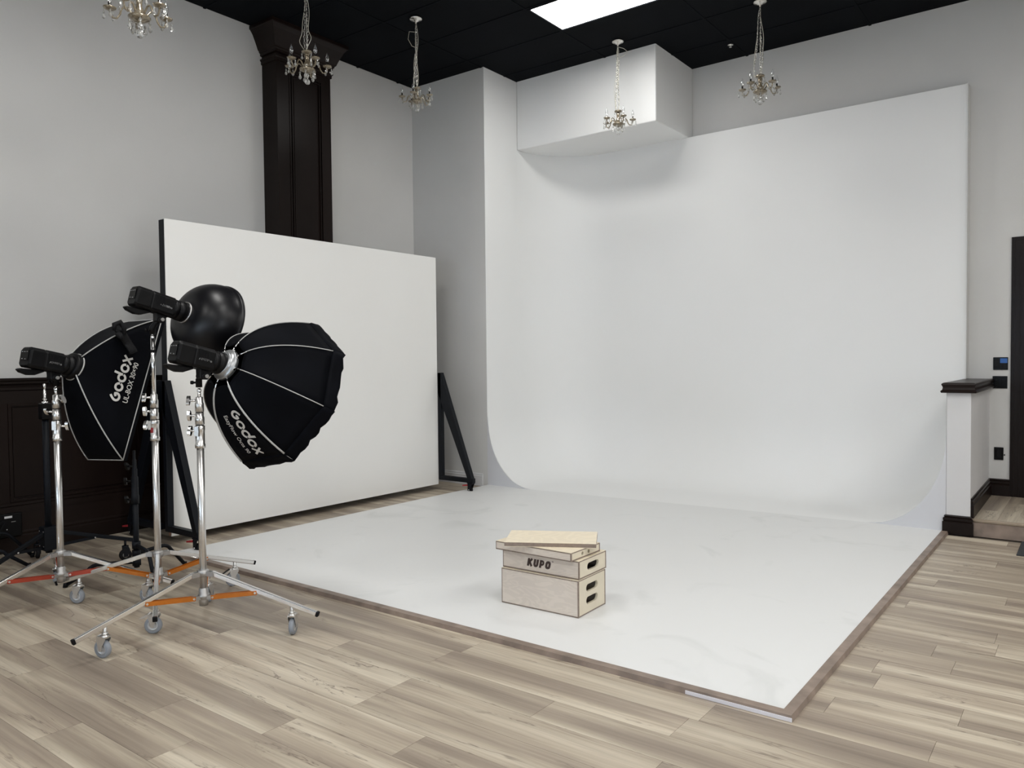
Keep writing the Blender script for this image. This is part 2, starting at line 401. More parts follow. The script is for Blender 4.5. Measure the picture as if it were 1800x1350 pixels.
# dark wainscot along the left wall --------------------------------
wn = empty('trim_1', (XL, 0, 0), kind='structure')
def yprof(prof, y0, y1, x=XL, mb=None):
    mb = mb or MB(); mb.prism([(x+a, y0, b) for a, b in prof], (0, y1-y0, 0)); return mb
OFF = (XL, 0, 0); Y0, Y1 = YFRONT, 4.655
MB().box(XL, XL+.012, Y0, Y1, 0, 1.27).build('backing_board', darkwood_m, wn, OFF)
yprof([(0, 1.255), (.03, 1.255), (.036, 1.262), (.05, 1.27), (.05, 1.285), (.06, 1.295), (.06, 1.312), (0, 1.312)], Y0, Y1).build('cap_rail', darkwood_y, wn, OFF)
yprof([(0, 1.12), (.022, 1.12), (.022, 1.215), (.034, 1.222), (.034, 1.24), (.026, 1.25), (.026, 1.26), (0, 1.26)], Y0, Y1).build('top_rail', darkwood_y, wn, OFF)
yprof([(0, .30), (.022, .30), (.022, .345), (.03, .352), (.03, .37), (.022, .378), (0, .378)], Y0, Y1).build('bottom_rail', darkwood_y, wn, OFF)
yprof([(0, 0), (.024, 0), (.024, .115), (.018, .125), (.022, .14), (.014, .155), (.014, .30), (0, .30)], Y0, Y1).build('base_rail', darkwood_y, wn, OFF)
yy = Y1-.02; pw = 1.18
while yy-pw > Y0:
    a, b = yy-pw, yy-.14
    MB().box(XL+.01, XL+.022, yy-.14, yy, .378, 1.12).build('stile', darkwood_m, wn, OFF)
    f = MB(); f.box(XL+.01, XL+.03, a+.04, b, .378, .398).box(XL+.01, XL+.03, a+.04, b, 1.10, 1.12)
    f.box(XL+.01, XL+.03, a+.04, a+.06, .398, 1.10).box(XL+.01, XL+.03, b-.02, b, .398, 1.10)
    f.build('panel_moulding', darkwood_m, wn, OFF)
    MB().box(XL+.008, XL+.018, a+.07, b-.03, .41, 1.09).build('panel', darkwood_m, wn, OFF, bevel=.004)
    yy = a+.04
# pilaster ---------------------------------------------------------
pl = empty('trim_2', (XL, 0, 0), kind='structure'); PX, PY0, PY1 = -6.30, 4.66, 5.312
MB().box(XL, PX-.012, PY0, PY1, 0, 4.42).build('shaft', darkwood_m, pl, OFF)
f = MB(); f.box(PX-.012, PX, PY0, PY0+.14, 0, 4.36).box(PX-.012, PX, PY1-.11, PY1, 0, 4.36).box(PX-.012, PX, PY0+.14, PY1-.11, 4.24, 4.36)
f.box(PX-.012, PX, PY0+.14, PY1-.11, 1.1, 1.3); f.build('face_frame', darkwood_m, pl, OFF)
for (a, b) in ((.14, .155), (.17, .18)):
    f = MB()
    for y_ in (PY0+a, PY1-.11-(b-.14)): f.box(PX-.014, PX+.006-.05*(a-.14), y_, y_+b-a, 1.3, 4.24)
    f.box(PX-.014, PX+.004, PY0+.14, PY1-.11, 4.24-(b-.14), 4.24-(a-.14))
    f.build('bead', darkwood_m, pl, OFF)
MB().box(PX-.012, PX-.006, PY0+.2, PY1-.17, 1.32, 4.18).build('panel', darkwood_m, pl, OFF, bevel=.003)
def crown(mb, steps):
    for i in range(len(steps)-1):
        (d0, z0), (d1, z1) = steps[i], steps[i+1]
        a = [(XL, PY0-d0, z0), (PX+d0, PY0-d0, z0), (PX+d0, PY1+d0, z0), (XL, PY1+d0, z0)]
        b = [(XL, PY0-d1, z1), (PX+d1, PY0-d1, z1), (PX+d1, PY1+d1, z1), (XL, PY1+d1, z1)]
        mb.add(a+b, [(0,1,5,4), (1,2,6,5), (2,3,7,6)])
        if i == 0: mb.add(a, [(0,1,2,3)])
    return mb
crown(MB(), [(0, 4.30), (.012, 4.305), (.012, 4.33), (.022, 4.34), (.022, 4.352)]).build('neck_moulding', darkwood_m, pl, OFF)
crown(MB(), [(.0, 4.38), (.02, 4.385), (.02, 4.405), (.032, 4.415), (.032, 4.425), (.045, 4.435), (.052, 4.455), (.07, 4.50), (.10, 4.565), (.125, 4.60), (.135, 4.605), (.135, HC)]).build('crown_moulding', darkwood_y, pl, OFF)

# half wall with dark cap at the right of the cyclorama --------------
hw = MB().box(XCR, XPR, YP, YB, 0, 1.125).build('wall_half', noisy('half_wall_paint', (.64, .635, .64), .02, 4, .6, .2, 50), kind='structure', bevel=.006)
cp = MB()
def capring(z0, z1, d0, d1):
    a = [(XCR-d0, YP-d0, z0), (XPR+d0, YP-d0, z0), (XPR+d0, YB, z0), (XCR-d0, YB, z0)]
    b = [(XCR-d1, YP-d1, z1), (XPR+d1, YP-d1, z1), (XPR+d1, YB, z1), (XCR-d1, YB, z1)]
    cp.add(a+b, [(0,1,5,4), (1,2,6,5), (2,3,7,6), (3,0,4,7)]); return a, b
st = [(1.118, .012), (1.118, .035), (1.132, .040), (1.142, .028), (1.16, .024), (1.172, .028), (1.182, .034), (1.192, .030), (1.198, .018)]
for i in range(len(st)-1): a, b = capring(st[i][0], st[i+1][0], st[i][1], st[i+1][1])
cp.add(b, [(0,1,2,3)]); cp.build('cap', darkwood_y, hw)
def ringbase(name, x0, x1, y0, y1, zb, parent):
    """plinth wrapping the end of the half wall"""
    st = [(0, .022), (.098, .022), (.104, .014), (.112, .018), (.128, .018), (.134, .008), (.142, .012), (.15, .008), (.152, 0)]
    mb = MB()
    for i in range(len(st)-1):
        (z0, d0), (z1, d1) = st[i], st[i+1]
        a = [(x0-d0, y1, zb+z0), (x0-d0, y0-d0, zb+z0), (x1+d0, y0-d0, zb+z0), (x1+d0, y1, zb+z0)]
        b = [(x0-d1, y1, zb+z1), (x0-d1, y0-d1, zb+z1), (x1+d1, y0-d1, zb+z1), (x1+d1, y1, zb+z1)]
        mb.add(a+b, [(0,1,5,4), (1,2,6,5), (2,3,7,6)])
    return mb.build(name, darkwood_y, parent)
ringbase('plinth', XCR+.0, XPR, YP, YP+.02, 0, hw)
ZS = .138
bprof = [(0, 0), (.022, 0), (.022, .098), (.014, .104), (.018, .112), (.018, .128), (.008, .134), (.012, .142), (.008, .15), (0, .152)]
MB().prism([(XPR+a, YP+.015, ZS+b) for a, b in bprof], (0, YB-YP-.015, 0)).build('baseboard_half', darkwood_y, kind='structure')
MB().prism([(XPR, YB-a, ZS+b) for a, b in bprof], (-.62-XPR, 0, 0)).build('baseboard_right', darkwood_y, kind='structure')
# raised step ------------------------------------------------------
sp = empty('floor_step', (XPR, YP, 0), kind='structure'); SO = (XPR, YP, 0)
MB().box(XPR, XR, YP+.03, YB, 0, ZS-.012).build('core', plyedge_m, sp, SO)
MB().box(XPR, XR, YP+.012, YP+.03, 0, ZS-.028).build('riser_board', trimwood_m, sp, SO)
MB().tube([(XPR+.001, YP+.018, ZS-.015), (XR, YP+.018, ZS-.015)], .0155, 12).build('nosing', ply_material('nosing_laminate', (.42, .34, .26), .1), sp, SO)
x = XPR
k = 0
while x < XR-.01:
    x1 = min(x+PW, XR); yb = YP+.02; js = [yb, YP+(.9 if k % 2 else .45), YB-.001]
    for a, b in zip(js[:-1], js[1:]):
        o = MB().box(-(b-a)/2+.0006, (b-a)/2-.0006, -(x1-x)/2+.0006, (x1-x)/2-.0006, -.012, 0).build('plank', plank_m, sp)
        o.location = ((x+x1)/2-XPR, (a+b)/2-YP, ZS); o.rotation_euler = (0, 0, pi/2)
    x = x1; k += 1
# door -------------------------------------------------------------
dr = empty('door_1', (-.1, YB, ZS), kind='structure'); DO = (-.1, YB, ZS)
def casing_prof(x0, s_, z0, z1, mb):
    for a, b, d in ((0, .018, .014), (.018, .03, .022), (.03, .062, .017), (.062, .07, .024), (.07, .10, .019), (.10, .112, .026), (.112, .125, .016)):
        xa, xb = sorted((x0+s_*a, x0+s_*b)); mb.box(xa, xb, YB-d, YB+.01, z0, z1-a)
    return mb
casing_prof(-.620, 1, ZS, 2.46, MB()).build('casing', casing_m, dr, DO)
casing_prof(.605, -1, ZS, 2.46, MB()).build('casing', casing_m, dr, DO)
mb = MB()
for a, b, d in ((0, .018, .014), (.018, .03, .022), (.03, .062, .017), (.062, .07, .024), (.07, .10, .019), (.10, .112, .026), (.112, .125, .016)):
    mb.box(-.620+b, .605-b, YB-d+.0003, YB+.01, 2.46-b, 2.46-a)
mb.build('casing', casing_m, dr, DO)
MB().box(-.495, .48, YB-.006, YB+.02, ZS, 2.335).build('door_leaf', casing_m, dr, DO)
for z0, z1 in ((.35, 1.1), (1.25, 2.2)):
    for xa, xb in ((-.40, -.04), (.03, .39)): MB().box(xa, xb, YB-.012, YB-.004, z0, z1).build('door_panel', casing_m, dr, DO, bevel=.004)
MB().lathe((-.455, YB-.006, 1.1), (0, -1, 0), [(.026, 0), (.026, .006), (.01, .01), (.01, .035), (.024, .045), (.026, .06), (.015, .07), (0, .072)], 16).build('knob', chrome_m, dr, DO)
# windows in the wall behind the camera -----------------------------
for k, (x, wd) in enumerate(WINS):
    wi = empty('window_%d' % (k+1), (x, YFRONT, 1.9), kind='structure')
    f = MB(); a = wd/2
    f.box(-a, -a+.05, -.1, -.02, -1.15, 1.15).box(a-.05, a, -.1, -.02, -1.15, 1.15).box(-a+.05, a-.05, -.1, -.02, -1.15, -1.10).box(-a+.05, a-.05, -.1, -.02, 1.10, 1.15)
    f.build('window_frame', casing_m, wi)
    MB().box(-a+.05, a-.05, -.065, -.06, -1.10, 1.10).build('pane', mat('window_glass', (.8, .85, .9), .05, trans=.9), wi)

gd = empty('added_side_door', (XR, 1.2, 0), kind='structure')  # unseen glazed door, added as a surround for the side fill lamp
f = MB()
f.box(-.06, 0, -.98, -.90, 0, 2.66).box(-.06, 0, .90, .98, 0, 2.66).box(-.06, 0, -.90, .90, 2.60, 2.66).box(-.06, 0, -.90, .90, 0, .39)
f.build('added_door_frame', casing_m, gd)
MB().box(-.02, -.01, -.90, .90, .39, 2.60).build('pane', mat('window_glass', (.8, .85, .9), .05, trans=.9), gd)

# ================================================================== CYCLORAMA
cyc = empty('cyclorama_wall', ((XCL+XCR)/2, YA, 0), label='white curved cyclorama sweeping from back wall and side wall down to floor', cat='cyclorama')
CO = tuple(cyc.location)
A_, B_ = .58, .76
def prof_pts(top):
    pts = []
    for k in range(17):
        th = (pi/2)*k/16; pts.append((A_*(1-sin(th)), ZT+B_*(1-cos(th))))
    pts.append((0, (ZT+B_+top)/2)); pts.append((0, top)); return pts
def plan(d, z, first):
    """plan curve of the cyclorama at inset d: side wall, corner, back wall, corner, low side wall"""
    r1 = .78-d; r2 = .04+.75*d; xl, yb, xr = XCL+d, YC-d, XCR-d; pts = []
    for k in range(4): pts.append((xl, YA+(yb-r1-YA)*k/4))
    for k in range(17):
        th = (pi/2)*k/16; pts.append((xl+r1*(1-cos(th)), yb-r1*(1-sin(th))))
    for k in range(1, 5): pts.append((xl+r1+(xr-r2-xl-r1)*k/5, yb))
    for k in range(13):
        th = (pi/2)*k/12; pts.append((xr-r2+r2*sin(th), yb-r2*(1-cos(th))))
    pts.append((xr, YP)); return [V((a, b, z)) for a, b in pts]
PR = prof_pts(ZB)[:17]; rows_ = [plan(d, z, 0) for d, z in PR]
mb = MB(); n = len(rows_[0]); NL = 4          # columns 0..NL straight side wall
rows_.append([V((p.x, p.y, 1.14)) for p in rows_[-1]])
for row in rows_: mb.v += row
for i in range(len(rows_)-1):
    for j in range(n-1):
        a = i*n+j; mb.f.append((a, a+n, a+n+1, a+1)); mb.sm.append(True)
# above 1.14 m: left side wall to the ceiling, corner and back wall to the soffit
top = [V((p.x, p.y, HC if j < NL+1 else ZB)) for j, p in enumerate(rows_[-1])]
k0 = (len(rows_)-1)*n; JB = NL+17+4+12
base = len(mb.v)
for j in range(0, NL+1): mb.v.append(V((rows_[-1][j].x, rows_[-1][j].y, HC)))
for j in range(NL): mb.f.append((k0+j, base+j, base+j+1, k0+j+1)); mb.sm.append(True)
base = len(mb.v)
for j in range(NL, JB): mb.v.append(V((rows_[-1][j].x, rows_[-1][j].y, ZB)))
for j in range(NL, JB-1): mb.f.append((k0+j, base+j-NL, base+j-NL+1, k0+j+1)); mb.sm.append(True)
inner = rows_[0]
# level floor inside the sweep
xr_in = inner[-1].x; xl_in = inner[0].x
loop = [(xl_in, YA, ZT)]+[tuple(p) for p in inner[1:-1]]+[(xr_in, YP, ZT)]
ctr = V(((XCL+XCR)/2, (YP+YC)/2-.2, ZT))
yfl = YA
n = len(loop)
mb.add([tuple(ctr)]+loop, [(0, i+1, i+2) for i in range(n-1)]+[(0, n, 1)], True)
bm_s = mb.build('swept_wall', white_m, cyc, CO)
me = bm_s.data
bm = bmesh.new(); bm.from_mesh(me); bmesh.ops.remove_doubles(bm, verts=bm.verts[:], dist=.0002); bmesh.ops.recalc_face_normals(bm, faces=bm.faces[:]); bm.to_mesh(me); bm.free()
# back wall thickness seen at the right end
MB().box(XS-.002, XCR, YC+.002, YB-.0005, 1.2, ZB).build('wall_core', wall_m, cyc, CO)
# floor slab
sl = MB().add([(XCL, YF+.05, 0), (XCR+.0-.0, YF+.05, 0), (XCR, YP, 0), (xr_in, YP, 0), (xl_in, YA, 0), (XCL, YA, 0),
               (XCL, YF+.05, ZT), (XCR, YF+.05, ZT), (XCR, YP, ZT), (xr_in, YP, ZT), (xl_in, YA, ZT), (XCL, YA, ZT)],
              [(6,7,8,9,10,11), (0,1,7,6), (1,2,8,7), (2,3,9,8), (3,4,10,9), (4,5,11,10), (5,0,6,11)])
def slab_material():
    m = noisy('white_floor_paint', (.71, .715, .71), .012, .8, .42, .06, 30); b = m.node_tree.nodes['Principled BSDF']
    src = b.inputs['Base Color'].links[0].from_socket
    tc = N(m, 'ShaderNodeTexCoord'); n = N(m, 'ShaderNodeTexNoise'); n.inputs['Scale'].default_value = 1.7; n.inputs['Detail'].default_value = 8; n.inputs['Distortion'].default_value = 1.5
    L(m, tc.outputs['Object'], n.inputs['Vector'])
    r = ramp(m, [(.60, (1, 1, 1)), (.74, (.90, .905, .90))]); L(m, n.outputs['Fac'], r.inputs[0])
    mm = N(m, 'ShaderNodeMix', data_type='RGBA', blend_type='MULTIPLY'); mm.inputs[0].default_value = 1
    L(m, src, mm.inputs[6]); L(m, r.outputs[0], mm.inputs[7]); L(m, mm.outputs[2], b.inputs['Base Color'])
    return m
slab_m = slab_material()
sl.build('floor_slab', slab_m, cyc, CO)
# end caps filling under the curve
def endcap(xw, s_, y, name):
    pts = [(xw+s_*d, y, z) for d, z in prof_pts(ZT+B_)[:17]]
    loop_ = pts+[(xw, y, 0.0)]+([(xw+s_*A_, y, 0.0)])
    mb = MB().prism(loop_, (0, .012, 0)); return mb.build(name, edge_m, cyc, CO)
endcap(XCL, 1, YA-.002, 'end_cap'); endcap(XCR, -1, YP-.002, 'end_cap')
# wooden edge trim
TW = .048
def trimbar(pts, d, name): return MB().prism(pts, d).build(name, trimwood_m, cyc, CO, bevel=.003)
MB().add([(XCL, YF+.05, 0), (XCR-.026, YF+.05, 0), (XCR+.022, YF, 0), (XCL, YF, 0), (XCL, YF+.05, ZT+.003), (XCR-.026, YF+.05, ZT+.003), (XCR+.016, YF+.006, ZT+.003), (XCL, YF+.006, ZT+.003)],
         [(4,5,6,7), (7,6,2,3), (0,4,7,3), (1,2,6,5)]).build('edge_trim', trimwood_m, cyc, CO)
MB().add([(XCR-.026, YF+.05, 0), (XCR+.022, YF, 0), (XCR+.022, YP-.02, 0), (XCR-.026, YP-.002, 0), (XCR-.026, YF+.05, ZT+.003), (XCR+.016, YF+.006, ZT+.003), (XCR+.016, YP-.02, ZT+.003), (XCR-.026, YP-.002, ZT+.003)],
         [(4,5,6,7), (1,2,6,5), (0,4,7,3), (3,2,6,7), (0,1,5,4)]).build('edge_trim', trimwood_m, cyc, CO)
MB().box(XCR-.42, XCR+.021, YF-.004, YF, .001, .016).build('edging_strip', edging_m, cyc, CO, label='pale edging strip under the front trim')  # pale strip along the right end of the front trim

# ================================================================== ROLLING WHITE PANEL
PXF, PYA, PYB, PZ0, PZ1 = -5.757, 3.2, 6.275, .06, 2.53
pn = empty('rolling_wall_panel', (PXF, 4.7, 0), label='large white rolling wall panel with black edges on black triangular feet', cat='wall panel')
PO = tuple(pn.location)
MB().box(PXF-.008, PXF, PYA, PYB, PZ0, PZ1).build('white_board', white_sheet_m, pn, PO)
MB().box(PXF-.085, PXF-.008, PYA, PYB, PZ0+.05, PZ1-.004).build('black_core', black_steel_m, pn, PO)
MB().box(PXF-.05, PXF-.0085, PYA+.005, PYA+.05, PZ0-.0, PZ0+.05).build('wood_block', brownwood_m, pn, PO, label='brown wood block at the lower edge')
def sqbar(a, b, w, h): return MB().bar(a, b, w, h, V((0, 1, 0)))
WN = .405
for fy, xr_, wf_ in ((PYA-.028, PXF-.56, WN), (PYB+.03, PXF-.55, .43)):
    y = fy; t = .052
    fx = PXF+wf_
    MB().box(PXF+.001, PXF+.046, y-t/2, y+t/2, .115, 1.28).build('upright_bar', black_steel_m, pn, PO, bevel=.004)
    MB().add([(PXF+.001, y-t/2, 1.28), (PXF+.046, y-t/2, 1.28), (fx+.052, y-t/2, .118), (fx-.006, y-t/2, .118), (PXF+.001, y-t/2, 1.06),
              (PXF+.001, y+t/2, 1.28), (PXF+.046, y+t/2, 1.28), (fx+.052, y+t/2, .118), (fx-.006, y+t/2, .118), (PXF+.001, y+t/2, 1.06)],
             [(0,1,2,3,4), (5,6,7,8,9), (0,1,6,5), (1,2,7,6), (2,3,8,7), (3,4,9,8), (4,0,5,9)]).build('diagonal_bar', black_steel_m, pn, PO, bevel=.003)
    MB().box(PXF+.001, fx+.052, y-t/2+.001, y+t/2-.001, .108, .155).build('foot_bar', black_steel_m, pn, PO, bevel=.004)
    MB().add([(PXF-.086, y-t/2, 1.28), (PXF-.13, y-t/2, 1.28), (xr_-.03, y-t/2, .118), (xr_+.03, y-t/2, .118), (PXF-.086, y-t/2, 1.06),
              (PXF-.086, y+t/2, 1.28), (PXF-.13, y+t/2, 1.28), (xr_-.03, y+t/2, .118), (xr_+.03, y+t/2, .118), (PXF-.086, y+t/2, 1.06)],
             [(0,1,2,3,4), (5,6,7,8,9), (0,1,6,5), (1,2,7,6), (2,3,8,7), (3,4,9,8), (4,0,5,9)]).build('diagonal_bar', black_steel_m, pn, PO, bevel=.003)
    MB().box(xr_-.03, PXF-.086, y-t/2+.001, y+t/2-.001, .108, .155).build('foot_bar', black_steel_m, pn, PO, bevel=.004)
    for cx_ in (fx+.01, xr_+.01):
        ca = MB(); ca.box(cx_-.035, cx_+.035, y-.028, y+.028, .100, .108)
        for s_ in (-1, 1): ca.prism([(cx_-.03, y+s_*.02, .1), (cx_+.03, y+s_*.02, .1), (cx_+.0, y+s_*.02, .03), (cx_-.03, y+s_*.02, .03)], (0, s_*.003, 0))
        ca.cyl((cx_, y, .09), (cx_, y, .108), .024)
        cb = ca.build('caster', black_steel_m, pn, PO)
        MB().lathe((cx_-.012, y-.013, .033), (0, 1, 0), [(.01, 0), (.026, 0), (.033, .005), (.033, .021), (.026, .026), (.01, .026)], 20).build('wheel', black_soft_m, cb, PO)
        MB().prism([(cx_-.03, y-.03, .075), (cx_-.085, y-.045, .07), (cx_-.085, y-.045, .082), (cx_-.03, y-.03, .092)], (0, .035, 0)).build('brake_lever', redplastic_m, cb, PO, bevel=.002, label='red brake lever')
        MB().cyl((cx_-.012, y-.026, .033), (cx_-.012, y-.022, .033), .007, 10).build('axle_bolt', satin_m, cb, PO)

# ================================================================== APPLE BOXES (local: front left... origin at base centre)
def apple_box(name, corner, ang, z0, h, lw, label, handles, solidb=False, L_=.508, D_=.3):
    """corner: the front right bottom corner"""
    ca, sa = cos(ang), sin(ang); ex, ey = V((ca, sa, 0)), V((-sa, ca, 0))
    c = V((corner[0], corner[1], z0))-ex*(L_/2)+ey*(D_/2)
    t = empty(name, c, ang, label, 'apple box', 'plywood apple boxes stacked on the white floor'); a, b = L_/2, D_/2
    if solidb:
        MB().box(-a, a, -b, b, .002, h-.002).build('core_ply', plyedge_m, t)
        MB().box(-a, a, -b, b, h-.002, h).build('top_veneer', ply_light_m, t)
        MB().box(-a, a, -b, b, 0, .002).build('bottom_veneer', ply_light_m, t)
        return t
    T = .010; e = .0012
    for nm, z_ in (('top_panel', h-T), ('bottom_panel', 0)):
        p = MB().box(-a+.0015, a-.0015, -b+.0015, b-.0015, z_+.001, z_+T-.001).build(nm, plyedge_m, t)
        if nm == 'top_panel': MB().box(-a+.001, a-.001, -b+.001, b-.001, h-.002, h).build('veneer', ply_light_m, p)
    for s_ in (-1, 1):
        sp_ = MB().box(-a, a, s_*b-(T if s_ > 0 else 0), s_*b+(0 if s_ > 0 else T), T-.0 if 0 else .008, h-.008)
        side = sp_.build('side_panel', ply_m, t)
        # dark ply edge strips at both ends of the side panel
        for q in (-1, 1):
            MB().box(q*a-.0008, q*a+.0008, s_*b-(.009 if s_ > 0 else 0), s_*b+(0 if s_ > 0 else .009), .002, h-.002).build('ply_edge', plyedge_m, side)
            MB().box(q*a-(.0045 if q > 0 else 0), q*a+(0 if q > 0 else .0045), s_*(b+.0004)-.0004, s_*(b+.0004)+.0004, .002, h-.002).build('ply_edge', plyedge_m, side)
    # end panels with slots or round holes cut through
    for q in (-1, 1):
        bm = bmesh.new(); y0, y1, za, zb = -b+T, b-T, .008, h-.008
        loops = []
        for (hy, hz, hw_, hr) in handles:
            lp = []
            nn = 8
            for k in range(nn+1): th = -pi/2+pi*k/nn; lp.append((hy+hw_/2-hr+hr*cos(th), hz+hr*sin(th)))
            for k in range(nn+1): th = pi/2+pi*k/nn; lp.append((hy-hw_/2+hr+hr*cos(th), hz+hr*sin(th)))
            loops.append(lp)
        edges = []; allv = []
        for lp in [[(y0, za), (y1, za), (y1, zb), (y0, zb)]]+loops:
            vs = []
            for p in lp:
                if vs and (V((vs[-1].co.y, vs[-1].co.z))-V(p)).length < 1e-5: continue
                vs.append(bm.verts.new((0, p[0], p[1])))
            for i in range(len(vs)): edges.append(bm.edges.new((vs[i], vs[(i+1) % len(vs)])))
        bmesh.ops.triangle_fill(bm, use_beauty=True, use_dissolve=False, edges=edges, normal=V((1, 0, 0)))
        r = bmesh.ops.extrude_face_region(bm, geom=bm.faces[:])
        bmesh.ops.translate(bm, verts=[v for v in r['geom'] if isinstance(v, bmesh.types.BMVert)], vec=(-.015*q, 0, 0))
        bmesh.ops.recalc_face_normals(bm, faces=bm.faces[:])
        me = bpy.data.meshes.new('end_panel'); bm.to_mesh(me); bm.free(); me.materials.append(ply_end_m)
        o = bpy.data.objects.new('end_panel', me); C.objects.link(o); o.parent = t; o.location = (q*(a-.0008), 0, 0)
        # ply rims round the holes
    return t
def on_px(px): pass
fb = apple_box('apple_box', (-2.208, 3.498), rad(1.6), ZT, .203, .3, 'full height plywood apple box with two end slots, bottom of the stack', [(.0, .141, .128, .0205), (.0, .072, .128, .0205)])
hb = apple_box('apple_box', (-2.212, 3.512), rad(1.3), ZT+.203, .102, .3, 'half height plywood apple box with dark block lettering and one slot, on the full box', [(.004, .052, .128, .0205)], L_=.506)
qb = apple_box('apple_box', (-2.236, 3.472), rad(-.2), ZT+.305, .05, .3, 'thin plywood apple box with two round end holes, under the top board', [(-.032, .025, .0221, .011), (.032, .025, .0221, .011)], L_=.512)
pb = apple_box('apple_box', (-2.180, 3.640), rad(29.4), ZT+.355, .025, .3, 'thinnest solid plywood apple box turned askew on top of the stack', [], True)
def stroke(mb, fn, pts, w, closed=False):
    """a flat ribbon of half width w along pts, mapped through fn"""
    pts = [V((x, y, 0)) for x, y in pts]; n = len(pts); Lp, Rp = [], []
    for i in range(n):
        if closed: d = pts[(i+1) % n]-pts[i-1]
        else: d = pts[min(n-1, i+1)]-pts[max(0, i-1)]
        d.normalize(); q = V((-d.y, d.x, 0)); Lp.append(pts[i]+q*w); Rp.append(pts[i]-q*w)
    vs = [fn(p.x, p.y) for p in Lp]+[fn(p.x, p.y) for p in Rp]
    mb.add(vs, [(i, (i+1) % n, n+(i+1) % n, n+i) for i in range(n if closed else n-1)])
KH = .044
def kf(x0): return lambda x, y: ((x0+x+.20*y-1.78)*KH-.008, -.1508, (y-.5)*KH+.053)
mb = MB(); kw = .17
stroke(mb, kf(0), [(.17, 0), (.17, 1)], kw); stroke(mb, kf(0), [(.20, .36), (.66, 1)], .15); stroke(mb, kf(0), [(.30, .62), (.72, 0)], .15)
stroke(mb, kf(.94), [(.17, 1), (.17, .30), (.22, .19), (.33, .15), (.43, .15), (.54, .19), (.59, .30), (.59, 1)], kw)
stroke(mb, kf(1.84), [(.17, 0), (.17, 1)], kw); stroke(mb, kf(1.84), [(.17, .86), (.42, .86), (.54, .80), (.58, .66), (.54, .50), (.42, .43), (.17, .43)], .145)
stroke(mb, kf(2.72), [(.17, .30), (.22, .19), (.33, .15), (.47, .15), (.58, .19), (.63, .30), (.63, .70), (.58, .81), (.47, .85), (.33, .85), (.22, .81), (.17, .70)], kw, True)
mb.build('lettering', burn_m, hb, label='dark brown block lettering KUPO', fix=False)
MB().lathe((.0865, -.1505, .076), (0, -1, 0), [(.0030, 0), (.0045, 0), (.0045, .0004), (.0030, .0004)], 14).build('registered_mark', burn_m, hb)

